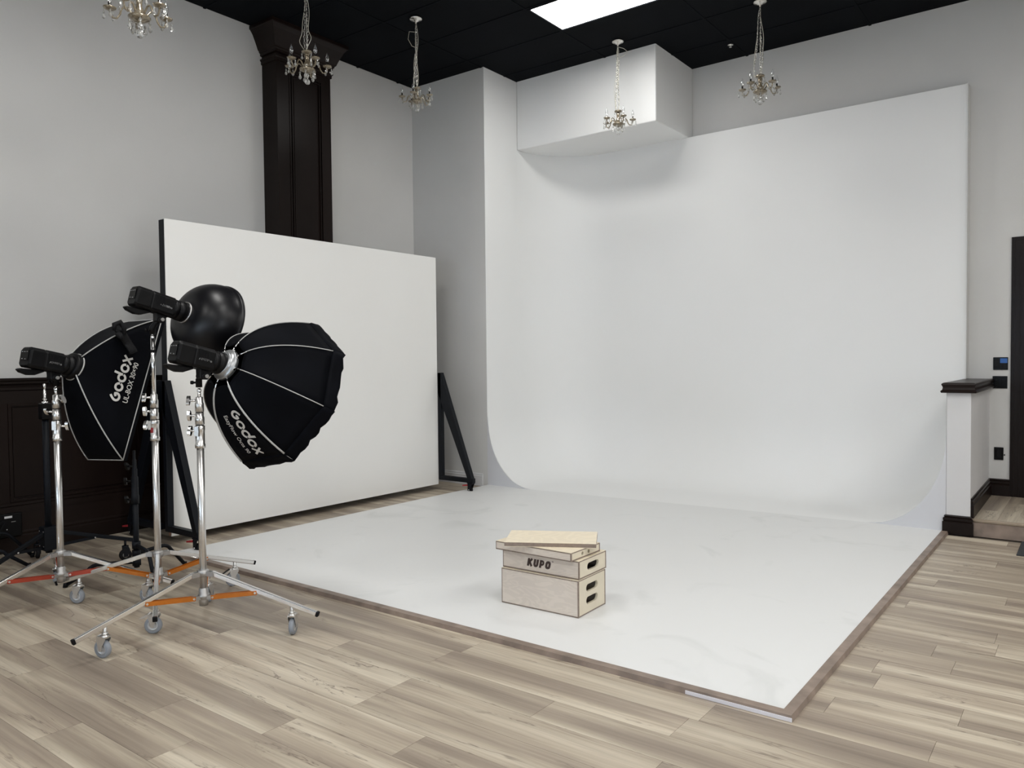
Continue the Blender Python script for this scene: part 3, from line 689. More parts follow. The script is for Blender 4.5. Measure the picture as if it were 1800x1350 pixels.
# ================================================================== LIGHT STANDS
def wing_knob(mb, z, ang, r0=.024, tilt=0.):
    d = V((cos(ang), sin(ang), 0)); s_ = V((-sin(ang), cos(ang), 0)); up = V((0, 0, 1))
    mb.cyl(d*r0+up*z, d*(r0+.030)+up*z, .0065, 8)
    u2 = (up*cos(tilt)+s_*sin(tilt)).normalized(); s2 = d.cross(u2)
    c = d*(r0+.036)+up*z
    pts = [c+u2*(.028*cos(t_))+s2*(.013*sin(t_)) for t_ in [2*pi*k/14 for k in range(14)]]
    mb.prism([p-d*.008 for p in pts], d*.016); return mb
def light_stand(loc, base, label, brace_m, riser, leftdir, caster_angs, mark=False):
    t = empty('light_stand', loc, base, label, 'light stand', 'chrome rolling light stands')
    lf = leftdir-base
    MB().cyl((0, 0, .135), (0, 0, .985), .0185, 24).build('column', satin_m, t)
    c1 = MB().lathe((0, 0, 0), (0, 0, 1), [(.0, .965), (.026, .965), (.026, .985), (.0235, .987), (.0235, 1.058), (.025, 1.06), (.025, 1.082), (.019, 1.084), (0, 1.084)], 24)
    c1.box(-.012, .012, -.034, -.02, 1.03, 1.08).build('lower_collar', satin_m, t)
    MB().lathe((0, 0, 0), (0, 0, 1), [(0, 1.083), (.0195, 1.083), (.0195, 1.088), (0, 1.088)], 20).build('washer', black_soft_m, t)
    MB().lathe((0, 0, 0), (0, 0, 1), [(0, 1.088), (.0235, 1.088), (.0235, 1.125), (.021, 1.128), (.021, 1.15), (0, 1.15)], 24).build('middle_collar', satin_m, t)
    MB().lathe((0, 0, 0), (0, 0, 1), [(0, 1.15), (.0195, 1.15), (.0195, 1.155), (0, 1.155)], 20).build('washer', black_soft_m, t)
    MB().lathe((0, 0, 0), (0, 0, 1), [(0, 1.155), (.022, 1.155), (.022, 1.20), (.0185, 1.205), (.0185, 1.232), (.012, 1.235), (0, 1.235)], 24).build('upper_collar', satin_m, t)
    if mark: MB().grid(lambda u, v: (.0242*cos(lf+.2+u*1.5), .0242*sin(lf+.2+u*1.5), 1.012+v*.03), 8, 1).build('red_label', redplastic_m, t, label='small red label band')
    MB().cyl((0, 0, 1.235), (0, 0, 1.262+riser), .0115 if riser else .0085, 20).build('riser_tube', chrome_m, t)
    if riser: MB().cyl((0, 0, 1.18+riser), (0, 0, 1.195+riser), .0135, 20).build('riser_ring', black_soft_m, t)
    MB().lathe((0, 0, 1.262+riser), (0, 0, 1), [(.011, 0), (.011, .012), (.0065, .014), (.0065, .022), (.008, .024), (.008, .05), (0, .05)], 16).build('spigot', chrome_m, t)
    for z, da, tl in (((1.21, pi-.4, -.5), (1.135, .0, .9), (1.05, pi+.2, -.5)) if brace_m is red_m else ((1.215, .15, -.5), (1.135, .0, .1), (1.055, -.1, -.3))):
        wing_knob(MB(), z, lf+da, .019, tl).build('wing_knob', chrome_m, t)
    # hub castings
    h = MB().lathe((0, 0, 0), (0, 0, 1), [(0, .285), (.024, .285), (.03, .29), (.03, .315), (.024, .322), (.0185, .324)], 24)
    h2 = MB().lathe((0, 0, 0), (0, 0, 1), [(0, .13), (.022, .132), (.024, .16), (.024, .17), (.03, .175), (.03, .19), (.024, .195), (.024, .22), (.0185, .225)], 24)
    for k in range(3):
        a = k*2*pi/3; d = V((cos(a), sin(a), 0)); s_ = V((-sin(a), cos(a), 0)); up = V((0, 0, 1))
        for q in (-1, 1):
            h.obox(d*.045+s_*(q*.013)+up*.302, d, s_, up, .022, .003, .012)
            h2.obox(d*.042+s_*(q*.010)+up*.178, d, s_, up, .020, .003, .010)
    h.build('upper_hub', cast_m, t); h2.build('lower_hub', cast_m, t)
    for k in range(3):
        a = k*2*pi/3; d = V((cos(a), sin(a), 0)); s_ = V((-sin(a), cos(a), 0)); up = V((0, 0, 1))
        p0 = d*.05+up*.305; p1 = d*.635+up*.118
        lg = MB().bar(p0, p1, .023, .025, s_.cross(d)).build('leg', chrome_m, t, bevel=.004)
        dd = (p1-p0).normalized()
        MB().obox(p1+dd*.006, dd, s_, dd.cross(s_), .007, .0118, .0128).build('end_plug', black_soft_m, lg, bevel=.003)
        MB().cyl(p0-s_*.018, p0+s_*.018, .006, 10).build('pivot_bolt', cast_m, lg)
        q0 = d*.05+up*.178; q1 = d*.31+up*.222-up*.008
        br = MB(); bd = (q1-q0).normalized(); bu = s_.cross(bd)
        br.obox((q0+q1)/2+bu*0, bd, s_, bu, (q1-q0).length/2, .0125, .002)
        for q in (-1, 1): br.obox((q0+q1)/2+s_*(q*.0125), bd, s_, bu, (q1-q0).length/2, .0015, .011)
        b_ = br.build('brace', brace_m, t)
        for pt in (q0+bd*.01, q1-bd*.008): MB().cyl(pt-s_*.017, pt+s_*.017, .0055, 10).build('rivet', satin_m, b_)
        # caster under the leg
        cp_ = d*.50; zt_ = .118+(.305-.118)*(.635-.50)/(.585)-.010
        ca = caster_angs[k]-base; cd = V((cos(ca), sin(ca), 0)); cs = V((-sin(ca), cos(ca), 0)); R_ = .044
        wc = cp_-cd*.014+up*R_
        cb = MB(); cb.cyl(cp_+up*.100, cp_+up*(zt_+.004), .0095, 12); cb.cyl(cp_+up*.096, cp_+up*.112, .019, 16)
        cb.cyl(cp_+up*.112, cp_+up*.124, .014, 12)
        for q in (-1, 1):
            fk = [wc+cs*(q*.017)+cd*x_+up*z_ for x_, z_ in ((-.008, -.009), (.008, -.009), (.014, .018), (.032, .048), (.030, .060), (-.012, .060), (-.022, .045), (-.012, .015))]
            cb.prism(fk, cs*(q*.0025))
        cb.obox(wc+up*.058+cd*.006, cd, cs, up, .026, .019, .004)
        c_ = cb.build('caster', satin_m, lg)
        w_ = MB().lathe(wc-cs*.0125, cs, [(.027, 0), (.038, 0), (R_, .004), (R_, .021), (.038, .025), (.027, .025)], 28)
        w_.build('wheel', wheel_m, t)
        MB().lathe(wc-cs*.0135, cs, [(0, 0), (.008, 0), (.009, .004), (.018, .005), (.021, .002), (.0275, .002), (.0275, .025), (.021, .025), (.018, .022), (.009, .023), (.008, .027), (0, .027)], 24).build('wheel_hub', noisy('pale_hub', (.50, .50, .50), .05, 20, .4, metal=.25), t)
        bl = MB().prism([wc+cd*x_+up*z_-cs*.014 for x_, z_ in ((-.012, .052), (-.038, .040), (-.062, .034), (-.066, .039), (-.044, .052), (-.018, .066))], cs*.028)
        bl.build('brake_lever', chrome_m, t)
    return t
SL = math.atan2(-.602, -.798)      # towards the left of the picture
S_A, S_B, S_C = V((-4.85, 2.01, 0)), V((-4.351, 2.331, 0)), V((-3.759, 2.258, 0))
cA = rad(-30)
light_stand(S_A, rad(40), 'chrome rolling light stand with red leg braces, leftmost of the three', red_m, 0, SL, [rad(20), rad(-60), rad(15)])
light_stand(S_B, rad(-30), 'tall chrome rolling light stand with orange leg braces carrying the black dish', orange_m, .295, SL, [rad(40), rad(75), rad(30)], True)
light_stand(S_C, rad(26.5), 'chrome rolling light stand with orange leg braces carrying the octagonal softbox', orange_m, 0, SL, [rad(-55), rad(-60), rad(20)])

# black wheeled stand at the far left --------------------------------
def black_roller(loc, angs, label):
    t = empty('wheeled_stand', loc, 0, label, 'light stand')
    MB().cyl((0, 0, .13), (0, 0, 1.05), .021, 20).build('column', black_steel_m, t)
    MB().box(-.032, .032, -.032, .032, 1.04, 1.15).build('head_block', black_plastic_m, t, bevel=.006)
    MB().lathe((0, 0, 0), (0, 0, 1), [(.02, 1.15), (.02, 1.16), (.008, 1.163), (.008, 1.17), (.014, 1.172), (.014, 1.178), (.008, 1.18), (.008, 1.235), (.006, 1.238), (.006, 1.25), (.0085, 1.252), (.0085, 1.28), (0, 1.283)], 16).build('spigot', chrome_m, t)
    MB().box(-.045, .045, -.045, .045, .15, .31).build('base_block', black_steel_m, t, bevel=.006)
    for sx in (-1, 1):
        for z in (.18, .28): MB().cyl((sx*.03, -.047, z), (sx*.03, -.044, z), .005, 8).build('bolt', satin_m, t)
    wing_knob(MB(), 1.09, SL+pi, .03, .4).build('wing_knob', black_plastic_m, t)
    for a in angs:
        d = V((cos(a), sin(a), 0)); up = V((0, 0, 1)); s_ = V((-sin(a), cos(a), 0))
        lg = MB().bar(d*.04+up*.27, d*.55+up*.135, .022, .026, s_.cross(d)).build('leg', black_steel_m, t, bevel=.004)
        MB().bar(d*.04+up*.17, d*.28+up*.195, .008, .020).build('brace', black_steel_m, t)
        MB().cyl(d*.28+up*.195-s_*.016, d*.28+up*.195+s_*.016, .005, 8).build('bolt', satin_m, lg)
        c = d*.47; cb = MB().cyl(c+up*.10, c+up*.15, .008, 10)
        for q in (-1, 1): cb.prism([c+s_*(q*.018)+d*x_+up*z_ for x_, z_ in ((-.012, .03), (.012, .03), (.028, .08), (.02, .1), (-.02, .1))], s_*(q*.003))
        cb.cyl(c+up*.095, c+up*.108, .022, 14)
        k_ = cb.build('caster', black_steel_m, lg)
        MB().lathe(c-s_*.013+up*.042, s_, [(.012, 0), (.034, 0), (.042, .005), (.042, .021), (.034, .026), (.012, .026)], 22).build('wheel', black_soft_m, t)
        MB().lathe(c-s_*.014+up*.042, s_, [(0, 0), (.02, 0), (.02, .028), (0, .028)], 16).build('wheel_hub', cast_m, t)
    return t
black_roller((-5.70, 2.29, 0), [rad(72), rad(167), rad(-62)], 'tall black wheeled stand with bright chrome tip behind the leftmost chrome stand')

def c_stand(loc, angs, zs, H, label, rr=.42, cut=0):
    t = empty('century_stand', loc, 0, label, 'light stand')
    MB().cyl((0, 0, .10), (0, 0, H*.66), .0175, 18).build('column', black_steel_m, t)
    MB().lathe((0, 0, 0), (0, 0, 1), [(0, H*.60), (.024, H*.60), (.024, H*.66), (.021, H*.665), (.021, H*.80), (.016, H*.805), (.016, H*.86), (.012, H*.865), (.012, H*.93), (.008, H*.932), (.008, H), (0, H)], 18).build('collars', black_steel_m, t)
    for z, a in ((H*.63, SL), (H*.77, SL+.3), (H*.88, SL-.2)): wing_knob(MB(), z, a, .018, .5).build('wing_knob', black_plastic_m, t)
    for a, z in zip(angs, zs):
        d = V((cos(a), sin(a), 0)); up = V((0, 0, 1))
        MB().cyl(up*(z-.022), up*(z+.022), .026, 18).build('leg_ring', black_steel_m, t)
        pts = [d*.015+up*z, d*(rr*.45)+up*(z+.004), d*(rr*.62)+up*(z-.002), d*(rr*.74)+up*(z-.03), d*(rr*.82)+up*(z*.62), d*rr+up*.012]
        pts = [d*.015+up*z, d*(rr*.5)+up*z] + [d*(rr*.5+rr*.2*sin(th))+up*(z-.06*(1-cos(th))) for th in (.3, .6, .9, 1.2)] + [d*rr+up*.012]
        lg = MB().tube(pts, .0125, 12).build('leg', black_steel_m, t)
        MB().cyl(d*(rr-.004)+up*.03, d*(rr+.001)+up*.0, .0145, 12).build('foot_cap', black_soft_m, lg)
    return t
c_stand((-4.93, 2.50, 0), [rad(-130), rad(-12), rad(107)], [.135, .245, .19], .854, 'short black stand with bent legs between the left and middle chrome stands')
c_stand((-6.05, 1.85, 0), [rad(72), rad(-48), rad(-110)], [.15, .19, .23], 1.3, 'black stand with bent legs cut off by the left edge, nearer of the two')
c_stand((-6.27, 1.97, 0), [rad(84), rad(-20), rad(-100)], [.21, .25, .29], 1.3, 'black stand with bent legs cut off by the left edge, closer to the wall')

# ================================================================== FLASH HEADS
def frame_from(a):
    a = V(a).normalized(); s_ = a.cross(V((0, 0, 1))).normalized(); u = s_.cross(a).normalized(); return a, u, s_
def flash(rear, front, top, label, txt, ringlen=.05, neck_r=.057):
    """rear, front: ends of the body axis; top: tip of the stand under it"""
    rear, front, top = V(rear), V(front), V(top); a, u, s_ = frame_from(front-rear); Ln = (front-rear).length
    t = empty('studio_flash', top, 0, label, 'flash head', 'black studio flash heads on chrome stands'); O = tuple(top)
    def P(x, y, z): return rear+a*x+s_*y+u*z
    bl = Ln-ringlen-.035; w_, h_ = .050, .058
    # main body: chamfered section loft
    sec = [(-w_, -h_+.014), (-w_+.012, -h_), (w_-.012, -h_), (w_, -h_+.014), (w_, h_-.018), (w_-.02, h_), (-w_+.02, h_), (-w_, h_-.018)]
    mb = MB(); st_ = [(0, .86), (.012, 1), (.085, 1.0), (.09, .97), (.094, .97), (.099, 1), (bl, 1), (bl+.008, .93)]
    k = 0; vs = []; fs = []
    for x, sc in st_: vs += [P(x, y*sc, z*sc) for y, z in sec]
    n = len(sec)
    for i in range(len(st_)-1):
        for j in range(n): fs.append((i*n+j, i*n+(j+1) % n, (i+1)*n+(j+1) % n, (i+1)*n+j))
    fs.append(tuple(range(n))); fs.append(tuple((len(st_)-1)*n+j for j in range(n)))
    mb.add(vs, fs); body = mb.build('body', black_plastic_m, t, O, bevel=.004)
    # battery clamp line and cooling ribs
    rb = MB()
    for i in range(7): rb.obox(P(.115+i*.0085, w_, .012-i*.0), (a+u*.35).normalized(), s_, (u-a*.35).normalized(), .0022, .0018, .03)
    rb.build('cooling_ribs', black_soft_m, body, O)
    MB().obox(P(-.0005, 0, .008), a, s_, u, .003, .032, .03).build('rear_display', plate_m, body, O)
    dl = MB()
    for yy_, zz_ in ((-.02, .028), (.0, .028), (.02, .028), (-.015, -.012), (.012, -.014)): dl.obox(P(-.004, yy_, zz_), a, s_, u, .001, .005, .0022)
    dl.build('rear_buttons', dimprint_m, body, O)
    MB().lathe(P(bl, 0, 0), a, [(.0, 0), (neck_r, 0), (neck_r, .03), (neck_r-.004, .034), (neck_r-.004, .038), (neck_r+.003, .042), (neck_r+.003, ringlen+.032), (neck_r-.01, ringlen+.035), (0, ringlen+.035)], 28).build('front_collar', black_plastic_m, t, O)
    # side lettering reads along the body
    MB().text(txt, .017, lambda x, y: P(bl-.052+x, w_+.0012, -.010+y), bold=.03).build('lettering', dimprint_m, body, O)
    # rear handle under the body
    hd = MB().prism([P(x, -.018, z) for x, z in ((.11, -h_+.002), (.04, -h_-.006), (-.022, -h_-.012), (-.034, -h_-.020), (-.016, -h_-.034), (.03, -h_-.042), (.065, -h_-.036), (.12, -h_-.006))], s_*.036)
    hd.build('tilt_handle', black_plastic_m, t, O, bevel=.005)
    # yoke, pivot knob and receiver
    mx = (top-rear).dot(a); mx = max(.10, min(mx+.01, bl-.02)); pv = P(mx, 0, -h_-.030)
    MB().prism([P(mx-.035, -.02, -h_+.002), P(mx+.035, -.02, -h_+.002), P(mx+.022, -.02, -h_-.045), P(mx-.022, -.02, -h_-.045)], s_*.04).build('mount_block', black_plastic_m, t, O, bevel=.004)
    MB().cyl(pv-s_*.034, pv+s_*.034, .017, 18).build('pivot_knob', black_plastic_m, t, O)
    MB().cyl(pv+s_*.034, pv+s_*.044, .010, 14).build('pivot_cap', cast_m, t, O)
    tp = top+V((0, 0, .012)); lo = top-V((0, 0, .028))
    MB().tube([lo, tp, (tp+pv)/2+V((0, 0, .004)), pv], [.0165, .0165, .014, .013], 16).build('receiver', black_plastic_m, t, O)
    MB().cyl(tp-V((0, 0, .015)), tp-V((0, 0, .015))+V((cos(SL), sin(SL), 0))*.035, .0055, 8).cyl(tp-V((0, 0, .015))+V((cos(SL), sin(SL), 0))*.03, tp-V((0, 0, .015))+V((cos(SL), sin(SL), 0))*.042, .010, 10).build('clamp_knob', black_plastic_m, t, O)
    return t
TOPZ = 1.312
ringA, ringB, ringC = V((-4.837, 2.097, 1.400)), V((-4.327, 2.515, 1.711)), V((-3.711, 2.383, 1.400))
dA, dB, dC = V((-.20, .958, -.2)), V((-.015, .965, -.262)), V((-.02, .97, -.24))
for d_ in (dA, dB, dC): d_.normalize()
flash(ringA-dA*.285, ringA+dA*.002, S_A+V((0, 0, TOPZ)), 'black studio flash head at the back of the narrow strip softbox', 'AD400Pro')
flash(ringB-dB*.32, ringB-dB*.005, S_B+V((0, 0, TOPZ+.295)), 'black studio flash head behind the round black dish, highest of the three', 'AD600Pro')
flash(ringC-dC*.30, ringC-dC*.012, S_C+V((0, 0, TOPZ)), 'black studio flash head at the silver ring of the octagonal softbox', 'AD600Pro')

# ================================================================== DISH REFLECTOR
nB = V((-.119, .945, -.305)).normalized(); cB = V((-4.347, 2.671, 1.661))
ds = empty('beauty_dish', ringB, 0, 'round black metal dish reflector on the middle, tallest stand', 'reflector'); O = tuple(ringB)
prof = [(.052, -.012), (.060, -.01), (.060, .006), (.068, .010)]
for k in range(1, 15):
    th = (pi/2)*k/14*.97; prof.append((.068+.182*sin(th)**.92, .010+.205*(1-cos(th))))
prof += [(.254, .212), (.258, .216), (.258, .228), (.254, .232), (.250, .228)]
mb = MB().lathe(ringB, nB, prof, 56)
mb.build('bowl', dish_m, ds, O)
MB().lathe(ringB, nB, [(.246, .226)]+[(.066+.178*sin((pi/2)*k/12*.97)**.92, .016+.200*(1-cos((pi/2)*k/12*.97))) for k in range(12, -1, -1)]+[(.045, .012)], 56).build('inner_bowl', noisy('dish_silver', (.7, .7, .7), .02, 20, .35, metal=1), ds, O)
MB().lathe(ringB, nB, [(.061, -.006), (.066, -.004), (.066, .002), (.061, .004)], 40).build('mount_ring', cast_m, ds, O)

# ================================================================== OCTABOX
nC = V((-.045, .907, -.42)).normalized(); cC = V((-3.725, 2.71, 1.249)); LC = .36
v0 = V((.075, .187, .398)); v0 = (v0-nC*v0.dot(nC)).normalized(); w0 = nC.cross(v0)
if w0.dot(V((.39, -.023, -.085))) < 0: w0 = -w0
ringC2 = cC-nC*LC
ob = empty('octagonal_softbox', ringC2, 0, 'large black octagonal softbox with grey piping on the front right stand', 'softbox'); O = tuple(ringC2)
PH = rad(50)
def rib(k, t_, dr=0):
    th = k*pi/4; d = v0*cos(th)+w0*sin(th)
    r = .075+.358*sin(PH*t_)/sin(PH)+dr; s_ = LC*(1-cos(PH*t_))/(1-cos(PH))
    return ringC2+nC*s_+d*r
def pan(k, t_, u, out=0):
    a, b = rib(k, t_), rib(k+1, t_); p = a.lerp(b, u); q = ringC2+nC*((p-ringC2).dot(nC)); rd = (p-q).normalized()
    return p-rd*(.016*4*u*(1-u)*sin(pi*min(1, t_*1.05)))+rd*out
T0 = .15
def wave(k, u): return .006*sin(7*u*pi+k*2.1)+.004*sin(15*u*pi+k)
for k in range(8):
    MB().grid(lambda a, b: pan(k, T0+(1-T0)*b, a), 8, 14).build('fabric_panel', fabric_m, ob, O, solid=.0015)
    pr_ = .0055 if k in (3, 4) else .0030
    rp = MB().tube([rib(k, T0+(1-T0)*i/14, .0015) for i in range(15)], pr_, 6).build('piping', pipe_m, ob, O)
    MB().tube([rib(k, .0+T0*1.2*i/5, -.002) for i in range(6)], .0035, 8).build('rod', chrome_m, ob, O)
    MB().cyl(rib(k, T0*.45, -.002), rib(k, T0*.62, -.002), .0055, 8).build('rod_hinge', black_plastic_m, ob, O)
    def lip(a, b, k=k):
        p = rib(k, 1).lerp(rib(k+1, 1), a); q = cC; rd = (p-q).normalized()
        return p+nC*(.072*b+wave(k, a)*b)+rd*(.008*min(1, b*6)+.016*b+.004*sin(9*a+k)*b*(1-b)*4)
    MB().grid(lip, 12, 5).build('front_lip', fabric_m, ob, O, solid=.002)
mb = MB(); mb.add([tuple(cC+nC*.012)]+[tuple(rib(k, 1)+nC*.012) for k in range(8)], [(0, k+1, (k+1) % 8+1) for k in range(8)]).build('front_diffuser', diffuser_m, ob, O)
rg = MB().lathe(ringC2, nC, [(.050, -.030), (.066, -.030), (.068, -.026), (.068, -.012), (.083, -.010), (.086, -.006), (.086, .012), (.080, .018), (.066, .020), (.050, .020)], 40)
rg = rg.build('speed_ring', noisy('matte_silver', (.42, .43, .44), .05, 20, .38, metal=.85), ob, O, label='silver metal mounting ring')
for k in range(8):
    th = k*pi/4+.1; d = v0*cos(th)+w0*sin(th)
    MB().cyl(ringC2+d*.084+nC*.003, ringC2+d*.090+nC*.003, .006, 10).build('ring_screw', chrome_m, rg, O)
# lettering laid on a curved fabric panel
def on_surface(S, anchor, d, upd, uv0, out):
    anchor, d = V(anchor), V(d).normalized(); upd = V(upd); upd = (upd-d*upd.dot(d)).normalized(); nn = d.cross(upd)
    def f(x, y):
        tg = anchor+d*x+upd*y; u, v = uv0; e = 1e-3
        for _ in range(7):
            p = S(u, v); pu = (S(u+e, v)-p)/e; pv = (S(u, v+e)-p)/e; r = tg-p
            a, b, c = pu.dot(pu), pu.dot(pv), pv.dot(pv); g1, g2 = pu.dot(r), pv.dot(r); dt = a*c-b*b
            u += (c*g1-b*g2)/dt; v += (a*g2-b*g1)/dt
        return S(u, v)+nn*out
    return f
def wordmark(mb, fn, H):
    W = .125
    def stroke(pts, closed=False, w=W):
        pts = [V((x, y, 0)) for x, y in pts]; n = len(pts); Lp, Rp = [], []
        for i in range(n):
            if closed: d = pts[(i+1) % n]-pts[i-1]
            else: d = pts[min(n-1, i+1)]-pts[max(0, i-1)]
            d.normalize(); q = V((-d.y, d.x, 0)); Lp.append(pts[i]+q*w); Rp.append(pts[i]-q*w)
        vs = [fn((p.x-2.1)*H, p.y*H) for p in Lp]+[fn((p.x-2.1)*H, p.y*H) for p in Rp]
        fs = [(i, (i+1) % n, n+(i+1) % n, n+i) for i in range(n if closed else n-1)]
        mb.add(vs, fs)
    ring = lambda cx: [(cx+.375*cos(2*pi*k/28), .375*sin(2*pi*k/28)) for k in range(28)]
    g = [(.04, .60), (-.16, .42), (-.33, .22)]+[(-.02+.38*cos(a), -.02+.37*sin(a)) for a in [rad(150)+rad(t) for t in range(8, 232, 14)]]+[(.30, .20), (.22, .16), (.02, .02)]
    stroke(g); stroke(ring(1.08)); stroke(ring(2.12)); stroke([(2.52, .96), (2.49, .5), (2.47, .0)]); stroke(ring(3.22))
    stroke([(3.86, .50), (4.55, -.48)], w=.115); stroke([(4.56, .48), (3.82, -.50)], w=.115); return mb
SC = lambda u, v: pan(3, v, u)
fC = on_surface(SC, (-3.624, 2.446, 1.035), (.007, .604, -.797), rib(3, .8)-rib(4, .8), (.4, .7), .005)
wordmark(MB(), fC, .0575).build('lettering', print_m, ob, O, label='pale printed wordmark along one panel', fix=False)
fC2 = on_surface(SC, (-3.693, 2.434, 1.025), (.019, .606, -.795), rib(3, .8)-rib(4, .8), (.6, .7), .005)
MB().text('EazyFlow Octa 90', .0345, fC2, bold=.004, res=3, fit=.255).build('lettering', print_m, ob, O, label='small pale printed line below the wordmark')

# ================================================================== STRIP SOFTBOX
nA = V((-.206, .908, -.364)).normalized(); cA = V((-4.917, 2.451, 1.258)); LA = .39
e1 = V((-.105, .323, .865)); e1 = (e1-nA*e1.dot(nA)).normalized(); e2 = nA.cross(e1).normalized()
if e2.x < 0: e2 = -e2
ringA2 = cA-nA*LA
sb = empty('strip_softbox', ringA2, 0, 'tall narrow black strip softbox with grey piping on the left stand', 'softbox'); O = tuple(ringA2)
cor = [cA+e1*.468+e2*.150, cA-e1*.468+e2*.150, cA-e1*.468-e2*.150, cA+e1*.468-e2*.150]
sg = [(1, 1), (-1, 1), (-1, -1), (1, -1)]
def rod(k, v, out=0):
    """v 0 at the ring, 1 at the corner"""
    i, j = sg[k % 4]; a = ringA2+e1*(i*.055)+e2*(j*.055)+nA*.0; b = cor[k % 4]
    m_ = a.lerp(b, .42)+e1*(i*.085)+e2*(j*.045)-nA*.015
    p = a*(1-v)**2+m_*(2*v*(1-v))+b*v*v
    return p+(e1*i*.5+e2*j*.8)*out
def face(k, v, u, out=0):
    a, b = rod(k, v), rod(k+1, v); p = a.lerp(b, u); nn = e2*(1 if k == 0 else -1) if k in (0, 2) else e1*(-1 if k == 1 else 1)
    return p-nn*(.012*4*u*(1-u)*sin(pi*v)*(1 if k in (0, 2) else .6))+nn*out-nA*out*.6
for k in range(4):
    MB().grid(lambda a, b: face(k, b, a), 12, 14).build('fabric_panel', fabric_m, sb, O, solid=.0015)
    MB().tube([rod(k, i/14, .003) for i in range(15)], .0040, 6).build('piping', pipe_m, sb, O)
    MB().tube([cor[k].lerp(cor[(k+1) % 4], i/8)+nA*.001 for i in range(9)], .0038, 6).build('piping', pipe_m, sb, O)
    a, b = cor[k], cor[(k+1) % 4]
    MB().add([tuple(a), tuple(b), tuple(b+nA*.03), tuple(a+nA*.03)], [(0,1,2,3)]).build('front_lip', fabric_m, sb, O, solid=.002)
MB().add([tuple(p+nA*.01) for p in cor], [(0,1,2,3)]).build('front_diffuser', diffuser_m, sb, O)
MB().lathe(ringA2, nA, [(.050, -.022), (.072, -.022), (.078, -.016), (.080, .012), (.074, .022), (.05, .022)], 36).build('mount_ring', black_plastic_m, sb, O)
MB().lathe(ringA2, nA, [(.0795, .010), (.0835, .012), (.0835, .017), (.0795, .019)], 36).build('piping', pipe_m, sb, O)
# lettering on the long side panel, reading from bottom to top
SA = lambda u, v: face(0, v, u)
fA = on_surface(SA, V((-4.776, 2.364, 1.318))+(ringA2-cA).normalized()*.016, (-.112, .386, .916), ringA2-cA, (.5, .7), .005)
wordmark(MB(), fA, .0575).build('lettering', print_m, sb, O, label='white printed wordmark running up the side', fix=False)
fA2 = on_surface(SA, (-4.774, 2.404, 1.292), (-.113, .359, .927), ringA2-cA, (.5, .8), .005)
MB().text('UL-BOX 30\u00d790', .046, fA2, bold=.010, res=3, fit=.262).build('lettering', print_m, sb, O, label='smaller white printed size line')
# hook and loop strap bundled at the top rod
sp_pts = []
for i in range(13):
    q = i/12; v = .40+.34*q; u = -.03+.30*q
    sp_pts.append(face(0, v, max(0, u), .018+.018*sin(pi*q*1.6)**2)+e1*(.01 if u < 0 else 0))
mb = MB()
def strapf(a, b):
    x = a*12; i = min(11, int(x)); p = sp_pts[i].lerp(sp_pts[i+1], x-i); d = (sp_pts[i+1]-sp_pts[i]).normalized(); sd = d.cross(e2).normalized()
    return p+sd*(b-.5)*.055
MB().grid(strapf, 24, 3).build('strap', black_soft_m, sb, O, solid=.012, label='black hook and loop strap bunched on the top seam')
MB().tube([sp_pts[0]-nA*.02+e1*.01, sp_pts[0]+e1*.045-nA*.03, sp_pts[1]+e1*.06-nA*.01, sp_pts[3]+e1*.045, sp_pts[4]+e1*.01], [.010, .016, .018, .016, .01], 8).build('strap_loop', black_soft_m, sb, O)

